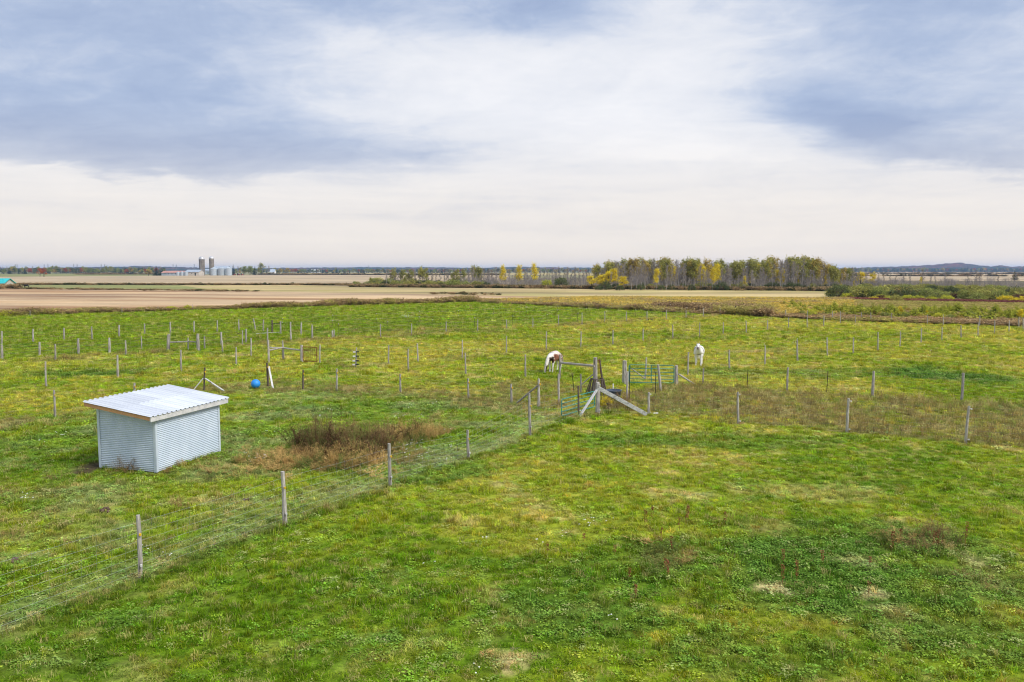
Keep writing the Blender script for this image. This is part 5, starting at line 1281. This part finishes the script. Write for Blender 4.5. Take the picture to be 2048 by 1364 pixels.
fence('front fence of the far left paddock with thick posts', [(-70, 700, -70, 729), (3.3, 689, 4, 719), (79, 684, 79.5, 712), (156.3, 677, 157.3, 707), (218.3, 675.5, 219, 704), (338, 668, 336.5, 701, 'post', .13), (395.5, 667.5, 397, 702, 'post', .13), (442.3, 664, 443.3, 693), (492, 658, 492, 685.5), (544.3, 640, 544.7, 665, 'post_dark', .09), (561, 642.5, 561.3, 667)], FR5[1:], .007, 'cable', r_=.085)
fence('cross fence of grey posts leading to the leaning gate frame', [(581, 644, 582, 682), (602.5, 645, 602.5, 672), (624.2, 651, 624.7, 676), (664.5, 661, 664.8, 676)], (.5, .8), .006, 'cable', r_=.08)
fence('pale thin-post fence in front of the far left paddock', [(110.4, 688, 110.7, 720), (251, 681, 251.5, 709), (282.8, 672.5, 283.3, 699.5), (376, 675.5, 376.5, 699), (409, 672, 409.5, 698), (444.3, 681, 445, 705), (485, 661, 485, 689), (502, 676, 502, 712.5)], (.4, .8), .003)
W1 = [(1.0, 'white'), (.5, 'white')]
fence('farther row of white-capped black steel posts', [(564.3, 637, 564.3, 652, 'tpost'), (664.5, 630, 664.5, 652, 'tpost'), (752, 627, 752.5, 648, 'tpost'), (838, 623, 838, 644, 'tpost'), (916.2, 621, 916, 640, 'tpost'), (986.2, 617, 986.5, 636, 'tpost'), (1052.7, 614, 1052.7, 630, 'tpost'), (1114.6, 612, 1114.6, 627.5, 'tpost'), (1171.5, 608, 1171.5, 625, 'tpost'), (1222, 606.5, 1222, 622, 'tpost'), (1271, 606, 1271, 620, 'tpost'), (1318, 608, 1318, 622, 'tpost')], (.5, .95), .007, 'wire', ins=W1)
fence('nearer row of white-capped black steel posts', [(676.3, 647.5, 676.3, 672.5, 'tpost'), (774.5, 643, 774.2, 665.5, 'tpost'), (864, 639.5, 864.2, 658, 'tpost'), (948.6, 635, 949, 655.5, 'tpost'), (1025, 632, 1025.3, 652, 'tpost'), (1093.8, 629, 1094, 648, 'tpost'), (1155.2, 626, 1155.5, 644, 'tpost'), (1211.7, 622, 1211.9, 640, 'tpost'), (1270.3, 619.5, 1270.3, 637, 'tpost'), (1324.8, 617.5, 1324.8, 633, 'tpost'), (1372.7, 615, 1372.7, 633, 'tpost'), (1418.8, 614, 1418.8, 629, 'tpost')], (.2, .6, .95), .007, 'cable', ins=[(1.0, 'white')])
fence('row of thin steel posts along the goldenrod field', [(945, 597, 945, 605, 'tpost'), (1013, 597, 1013, 607, 'tpost'), (1080, 599, 1080, 610, 'tpost'), (1117.3, 600, 1117.3, 612, 'tpost'), (1156, 601, 1156, 614, 'tpost'), (1197.3, 602.5, 1197.3, 616, 'tpost'), (1241.5, 604, 1241.5, 618, 'tpost'), (1289.5, 607, 1289.5, 620, 'tpost'), (1340, 609, 1340, 623, 'tpost'), (1397, 612, 1397, 627, 'tpost')], (.6, .95), .005, 'cable', ins=[(1.0, 'white')])
fence('few wire posts standing in the paddock margin', [(60, 621, 60, 632), (244, 613, 244, 627), (316, 612, 316, 622), (385.5, 608, 385.5, 620)], (.9,), .003, r_=.04)

# gates, braces and rails
def strut(parent, a, b_, w, h, mat, org, name='brace', round_=False):
    mb = MB()
    if round_: mb.tube([a - org, a.lerp(b_, .5) - org, b_ - org], [w / 2, w / 2 * .96, w / 2 * .9], 8, jit=.06, r=rnd)
    else: mb.beam(a - org, b_ - org, w, h)
    return mb.build(name, M[mat], parent)
def tube_gate(label, A, B, heights, rt, cat='gate', mids=(.5,), name='tube_gate', mat='teal'):
    """A, B: ground points of the two ends; rails at the heights"""
    e = empty(name, A); tag(e, label, cat); d = B - A; d.z = 0; L = d.length
    hs = heights; top, bot = hs[-1], hs[0]; up = Vector((0, 0, 1)); cr_ = .12; u = d.normalized()
    fr_ = MB(); loop = []
    for (cx, cz, a0) in ((cr_, top - cr_, 90), (cr_, bot + cr_, 180), (L - cr_, bot + cr_, 270), (L - cr_, top - cr_, 0)):
        for k in range(4):
            a = math.radians(a0 + 30 * k); loop.append(u * (cx + cr_ * math.cos(a)) + up * (cz + cr_ * math.sin(a)))
    loop.append(loop[0].copy()); fr_.tube(loop, rt, 7, cap=False); fr_.build('gate_frame', M[mat], e, True)
    for h_ in hs[1:-1]:
        b2 = MB(); b2.tube([u * rt + up * h_, u * (L - rt) + up * h_], rt * .85, 6); b2.build('rail', M[mat], e, True)
    for f in mids:
        b2 = MB(); b2.beam(u * L * f + up * bot, u * L * f + up * top, .045, .02); b2.build('upright', M[mat], e)
    return e
# teal gate by the corner post: stands between (1122,837) and (1187,~822)
ga = gp(1123, 836); gb = gp(1189, 817)
gh = at_depth(1123, 799, ga.y).z
tube_gate('teal tube gate standing half open left of the whitewashed corner post', ga, gb, [.10 + (gh - .10) * k / 4 for k in range(5)], .024)
# wide green gate
ga = gp(1257.5, 769); gb = gp(1347.5, 770.5); gh = at_depth(1257, 729.5, ga.y).z
tube_gate('wide green tube gate in the lane behind the corner post', ga, gb, [.14 + (gh - .14) * k / 5 for k in range(6)], .024, mids=(.02, .5))
# rusty mesh gate
ga = gp(606.5, 725); gb = gp(634, 726.5); gh = at_depth(606, 693.5, ga.y).z
e = empty('mesh_gate', ga); tag(e, 'small rusty barred gate in the middle distance', 'gate'); d = gb - ga
b_ = MB()
for a, c in ((Vector((0, 0, .12)), Vector((0, 0, gh))), (d + Vector((0, 0, .12)), d + Vector((0, 0, gh))), (Vector((0, 0, .12)), d + Vector((0, 0, .12))), (Vector((0, 0, gh)), d + Vector((0, 0, gh)))): b_.beam(a, c, .05, .05)
b_.build('gate_frame', M['rust'], e)
for k in range(1, 7):
    b_ = MB(); b_.beam(d * k / 7 + Vector((0, 0, .12)), d * k / 7 + Vector((0, 0, gh)), .018, .018); b_.build('bar', M['rust'], e)
for k in range(1, 4):
    b_ = MB(); z_ = .12 + (gh - .12) * k / 4; b_.beam(Vector((0, 0, z_)), d + Vector((0, 0, z_)), .015, .015); b_.build('bar', M['rust'], e)

def frame_set(name, label, cat, posts, bars):
    """posts and bars that are nailed together: one thing"""
    org = gp(posts[0][2], posts[0][3]) if posts else gp(*bars[0][0]); e = empty(name, org); tag(e, label, cat)
    for p in posts: post(e, *p[:4], p[5] if len(p) > 5 else .06, p[4] if len(p) > 4 else 'post', org=org)
    for (xa, ya_, Ya), (xb, yb_, Yb), w, h, mat, rd in bars:
        strut(e, at_depth(xa, ya_, Ya), at_depth(xb, yb_, Yb), w, h, mat, org, 'rail' if rd else 'brace', rd)
    return e
Yof = lambda x, y: gp(x, y).y
Yc = Yof(1195, 826)
frame_set('corner_brace', 'two pale plank braces leaning on the whitewashed corner post', 'brace', [], [((1194, 779, Yc - .12), (1159, 833, Yof(1159, 834)), .13, .05, 'plank', False), ((1196, 775.5, Yc - .16), (1293.5, 829, Yof(1293, 830)), .05, .18, 'plank', False)])
Yr = Yof(1190, 790)
frame_set('rail_frame', 'tall grey post with a horizontal rail behind the corner post', 'frame', [(1190.5, 715, 1190.5, 790, 'post', .12), (1161.3, 748, 1161.8, 785, 'post', .05), (1117, 748, 1118, 806, 'post', .055), (1144, 745, 1148.5, 788, 'tpost', .03)],
          [((1122, 725.5, Yof(1120, 757)), (1190, 732, Yr - .1), .15, .15, 'post', True), ((1188, 747, Yr), (1163.5, 769, Yof(1162, 784)), .06, .05, 'plank', False)])
frame_set('leaning_rails', 'dark leaning rail and rusty strip propped beside the tall grey post', 'rails', [(1199, 718.5, 1207, 779, 'post_dark', .055)], [((1194, 723, Yr + .3), (1194.5, 758, Yr + .3), .03, .03, 'rust', False), ((1199, 720, Yr + .3), (1200.5, 758, Yr + .3), .03, .03, 'rust', False), ((1193.8, 723, Yr + .3), (1199.2, 719, Yr + .3), .04, .04, 'rust', False), ((1197, 722, Yr + .3), (1197.5, 757, Yr + .3), .015, .015, 'rust', False)])
def crate():
    """dark slatted hay feeder around the foot of the tall post"""
    c = gp(1194, 790); e = empty('hay_rack', c); tag(e, 'dark slatted flared rack around the foot of the tall post', 'rack'); Y = c.y
    for k in range(13):
        a = 2 * math.pi * k / 13 + rnd.uniform(-.08, .08); r1, r2 = .34 + rnd.uniform(-.03, .05), .58 + rnd.uniform(-.06, .08); z1_, z2_ = at_depth(1194, 757, Y).z, at_depth(1194, 781, Y).z
        b_ = MB(); b_.beam((r2 * math.cos(a), r2 * math.sin(a), max(z2_ - .4, .05)), (r1 * math.cos(a), r1 * math.sin(a), z1_), .05, .05); b_.build('slat', M['post_dark'], e)
    for z_, r_ in ((z1_ - .02, .37), (z2_, .53)):
        b_ = MB(); b_.tube([(r_ * math.cos(t * math.pi / 6), r_ * math.sin(t * math.pi / 6), z_) for t in range(13)], .03, 5, cap=False); b_.build('ring', M['post_dark'], e)
crate()
frame_set('gate_post_brace', 'thick grey post of the wide green gate with a leaning brace rail', 'brace', [(1249.6, 721.5, 1249.4, 766, 'post', .14), (1292.7, 715, 1290, 758, 'post', .055)], [((1263, 737, Yof(1250, 764)), (1288.5, 756, Yof(1290, 758)), .09, .09, 'post', True)])
frame_set('lane_post_group', 'pale post and two dark steel posts left of the wide green gate', 'posts', [(1255.2, 743, 1253.7, 801, 'post', .06), (1259, 744, 1259.3, 800, 'tpost', .03), (1311.5, 744, 1311, 790, 'tpost', .03), (1316, 729, 1322, 784, 'post', .07)], [])
frame_set('gate_side_brace', 'grey round brace leaning right of the wide green gate', 'brace', [], [((1357, 748, Yof(1353, 768)), (1390, 769, Yof(1390, 769)), .10, .1, 'post', True)])
frame_set('braced_post_struts', 'two grey braces propping the post behind the shelter roof', 'brace', [], [((406.5, 756, Yof(409, 781)), (386, 781, Yof(386, 782)), .10, .05, 'plank', False), ((410.5, 757, Yof(409, 781)), (448, 782, Yof(448, 783)), .12, .05, 'plank', False)])
frame_set('white_strut', 'single white brace leaning on the dark post right of the blue ball', 'brace', [], [((537.5, 733, Yof(536, 772)), (546, 777, Yof(546, 777)), .10, .05, 'plank', False)])
frame_set('left_brace_rail', 'dark round brace rail between two posts left of the teal gate', 'brace', [(1058, 790, 1058, 812, 'post', .04)], [((1075, 771.5, Yof(1077, 814)), (1030, 809, Yof(1030, 809)), .10, .10, 'post', True)])
frame_set('gate_frame_rails', 'grey posts with V-shaped top rails left of the rusty gate', 'frame', [(535, 656, 535.3, 690, 'post', .07), (536.5, 680, 537.8, 725, 'post', .075), (565, 681, 567.5, 719, 'post', .06), (603.2, 690, 603.6, 723, 'post', .11)],
          [((538, 700.5, Yof(537, 724)), (565.5, 695, Yof(567, 719)), .12, .12, 'post', True), ((537, 694.8, Yof(537, 724) + 1.5), (565, 696, Yof(567, 719)), .10, .1, 'post', True), ((566, 696, Yof(567, 719)), (602, 700.5, Yof(603, 723)), .13, .13, 'post', True)])
frame_set('h_brace', 'H-shaped grey rail frame at the left of the far paddock', 'frame', [(335.8, 670, 335.2, 702, 'post', .09)], [((339, 684.5, Yof(337, 701)), (376.5, 683, Yof(376, 699)), .13, .13, 'post', True), ((377, 683, Yof(376, 699)), (394, 684, Yof(397, 702)), .12, .12, 'post', True)])
frame_set('far_gateway_rails', 'low pale rail lying across the far gateway', 'rails', [], [((512, 667, Yof(540, 668)), (560, 664.3, Yof(545, 667)), .05, .05, 'plank', True), ((546, 646.5, Yof(545, 665)), (560, 647, Yof(561, 667)), .05, .05, 'post_dark', True)])

# blue ball, tub, hydrant, weeds
def ball():
    g_ = gp(511.5, 776); r_ = 9.2 * g_.y / FPX
    o_ = lathe([(max(r_ * math.cos(a), .0005), r_ * math.sin(a)) for a in [math.radians(-90 + 180 * k / 20) for k in range(21)]], 32).build('exercise_ball', noisy('blue_rubber', (.015, .20, .62), (.03, .27, .72), 2, rough=.45, spec=.4), None, True)
    o_.location = (g_.x, g_.y, r_ * .93); tag(o_, 'big blue horse ball lying beside the fence behind the shelter', 'ball')
ball()
def tub():
    g_ = gp(1227.5, 801); e = empty('water_tub', g_); tag(e, 'dark blue-grey water tub behind the long plank brace', 'tub')
    r_ = .40; h = .52; z0 = .02
    m = noisy('tub_plastic', (.03, .05, .085), (.06, .085, .13), 3, rough=.5, spec=.4)
    lathe([(.001, z0), (r_ * .85, z0), (r_ * .97, h), (r_ * 1.06, h + .02), (r_ * 1.06, h + .06), (r_ * .97, h + .06), (r_ * .9, h * .5), (.001, h * .5)], 24).build('tub_wall', m, e, True)
    w = lathe([(.001, h * .8), (r_ * .92, h * .8)], 24).build('water', noisy('tub_water', (.10, .13, .17), (.14, .17, .2), 2, rough=.08, spec=.6), e)
    b_ = MB(); b_.box((-.08, -r_ * 1.02, h * .62), (.2, .03, .10)); b_.build('label_patch', M['white'], e)
    g2 = gp(1226, 795); e = empty('yard_hydrant', g2); tag(e, 'thin white standpipe rising behind the water tub', 'standpipe')
    b_ = MB(); hh = at_depth(1226, 769, g2.y).z; b_.tube([(0, 0, -.1), (0, 0, hh)], .03, 8); b_.build('pipe', M['white'], e); b_ = MB(); b_.box((0, -.04, hh + .02), (.05, .14, .05)); b_.build('head', M['white'], e)
tub()
pplant('golden_bush', 'shrub', 'yellow', 1212.5, 812, 790, 'small golden-leaved bush below the long plank brace', cat='shrub')
pplant('dead_bush', 'thicket', 'maroon', 1218, 820, 803, 'dark dead bush behind the foot of the corner post', cat='shrub', wide=.8)
o_ = MB(); o_.tube([(0, 0, 0), (.25, .03, 0)], .035, 8); o_ = o_.build('white_bottle', M['white']); g_ = gp(1306, 828.5); o_.location = (g_.x, g_.y, .06 + zr(g_.x, g_.y)); tag(o_, 'small white plastic bottle in the grass right of the long brace', 'bottle')
# dock stalks in the foreground clover
DOCK = noisy('dock_seed', (.17, .055, .022), (.27, .11, .045), 20)
def dock_mesh(seed):
    r = random.Random(seed); mb = MB(); mb.tube([(0, 0, -.03), (r.gauss(0, .02), r.gauss(0, .02), .3), (r.gauss(0, .03), r.gauss(0, .03), .62)], [.006, .005, .002], 4)
    for k in range(90):
        z = r.uniform(.2, .62); a = r.uniform(0, 6.28); q = .02 + .03 * r.random() * (1 - abs(z - .4)); c = Vector((math.cos(a) * q, math.sin(a) * q, z)); u = Vector((r.gauss(0, 1), r.gauss(0, 1), r.gauss(0, 1))) * .011; v = Vector((r.gauss(0, 1), r.gauss(0, 1), r.gauss(0, 1))) * .011
        mb.add([c - u, c - v, c + u, c + v], [(0, 1, 2, 3)])
    return mb.mesh('dock_stalk', DOCK)
dm = [dock_mesh(i) for i in range(4)]
for px, yb, hp in ((1290, 1055, 36), (1303, 1045, 32), (1372, 1050, 38), (1377, 1040, 30), (1336, 1160, 44), (1345, 1110, 40), (1330, 1140, 26), (1450, 1050, 30), (1228, 1108, 20), (1258, 1160, 28), (1271, 1195, 30), (1566, 1170, 46), (1594, 1164, 50), (1566, 1130, 34), (1645, 1132, 34), (1782, 1108, 50), (1800, 1090, 36), (1875, 1100, 44), (1866, 1095, 36), (1930, 1090, 50), (1885, 1095, 30), (1096, 1108, 22), (1167, 1080, 16), (1738, 1185, 26), (1358, 1060, 26), (1322, 1075, 22), (1740, 1130, 20)):
    g_ = gp(px, yb); o_ = bpy.data.objects.new('dock_stalk', rnd.choice(dm)); C.objects.link(o_); o_.location = (g_.x, g_.y, zr(g_.x, g_.y)); s = hp * g_.y / FPX / .62; o_.scale = (.85, .85, s); o_.rotation_euler = (rnd.gauss(0, .05), rnd.gauss(0, .05), rnd.uniform(0, 6))
    tag(o_, 'rusty dock stalk in the foreground clover', 'dock stalk', 'dock stalks in the foreground clover')

# droppings
for px, yb, s_, lb in ((212, 1022, 1.0, 'dark dung pile in the grass below the shelter'), (494, 1002, .8, 'dark dung pile close to the second front fence post'), (30, 1120, .7, 'small dung pile near the left edge of the photo'), (1300, 640, 2.2, 'dark clod lying in the middle pasture')):
    g_ = gp(px, yb); mb = MB()
    for k in range(9):
        c = Vector((rnd.gauss(0, .09), rnd.gauss(0, .09), .03)) * s_; rr_ = rnd.uniform(.03, .055) * s_
        mb.tube([c + Vector((0, 0, -rr_)), c + Vector((0, 0, -rr_ * .4)), c + Vector((0, 0, rr_ * .5)), c + Vector((0, 0, rr_))], [rr_ * .5, rr_ * 1.1, rr_, rr_ * .3], 7, jit=.15, r=rnd)
    o_ = mb.build('dung_pile', M['soil']); o_.location = (g_.x, g_.y, zr(g_.x, g_.y) + .02); tag(o_, lb, 'dung pile')

# alike plants: say which one by row, part of the group and place from the left
def name_each():
    by = {}
    for o_ in C.objects:
        if o_.parent is None and o_.get('category') and o_.get('group'): by.setdefault(o_['label'], []).append(o_)
    ORD = ['first', 'second', 'third', 'fourth', 'fifth', 'sixth', 'seventh', 'eighth', 'ninth', 'tenth', 'eleventh', 'twelfth', 'thirteenth', 'fourteenth', 'fifteenth', 'sixteenth', 'seventeenth', 'eighteenth', 'nineteenth', 'twentieth']
    for lab, L_ in by.items():
        n = len(L_)
        if n < 2: continue
        az_ = lambda o_: o_.location.x / max(o_.location.y, 1)
        rows = ['front', 'middle', 'back'] if n > 24 else (['front', 'back'] if n > 10 else [''])
        segs = ['leftmost part', 'far left', 'left', 'centre left', 'centre right', 'right', 'far right', 'rightmost part'] if n > 130 else ['far left', 'left', 'centre left', 'centre right', 'right', 'far right'] if n > 36 else (['left', 'middle', 'right'] if n > 10 else [''])
        D = sorted(L_, key=lambda o_: o_.location.y); cells = {}
        for i, o_ in enumerate(D):
            rw = rows[min(i * len(rows) // n, len(rows) - 1)]; o_['_r'] = rw
        for i, o_ in enumerate(sorted(L_, key=az_)):
            sg = segs[min(i * len(segs) // n, len(segs) - 1)]; cells.setdefault((o_['_r'], sg), []).append(o_)
        for (rw, sg), K in cells.items():
            for i, o_ in enumerate(sorted(K, key=az_)):
                t_ = lab
                if rw: t_ += ', %s row' % rw
                if sg: t_ += ', %s' % sg
                if len(K) > 1 and i < 20: t_ += ', %s from left' % ORD[i]
                o_['label'] = t_
        for o_ in L_: del o_['_r']

# ------------------------------------------------------------------ haze: even pale air over the whole plain
hz = MB(); hz.box((0, 5600, 32.5), (19800, 12600, 69)); ho = hz.build('haze', bpy.data.materials.new('haze_air'))
hm = ho.data.materials[0]; hm.use_nodes = True; hm.node_tree.nodes.clear(); H_ = NT(hm.node_tree)
pv = H_.node('ShaderNodeVolumePrincipled'); pv.inputs['Color'].default_value = (.36, .58, 1.0, 1); pv.inputs['Density'].default_value = 0.00008; pv.inputs['Anisotropy'].default_value = 0.2
ou = H_.node('ShaderNodeOutputMaterial'); hm.node_tree.links.new(pv.outputs[0], ou.inputs['Volume'])
tag(ho, 'thin bluish haze over the plain', kind='stuff')
name_each()
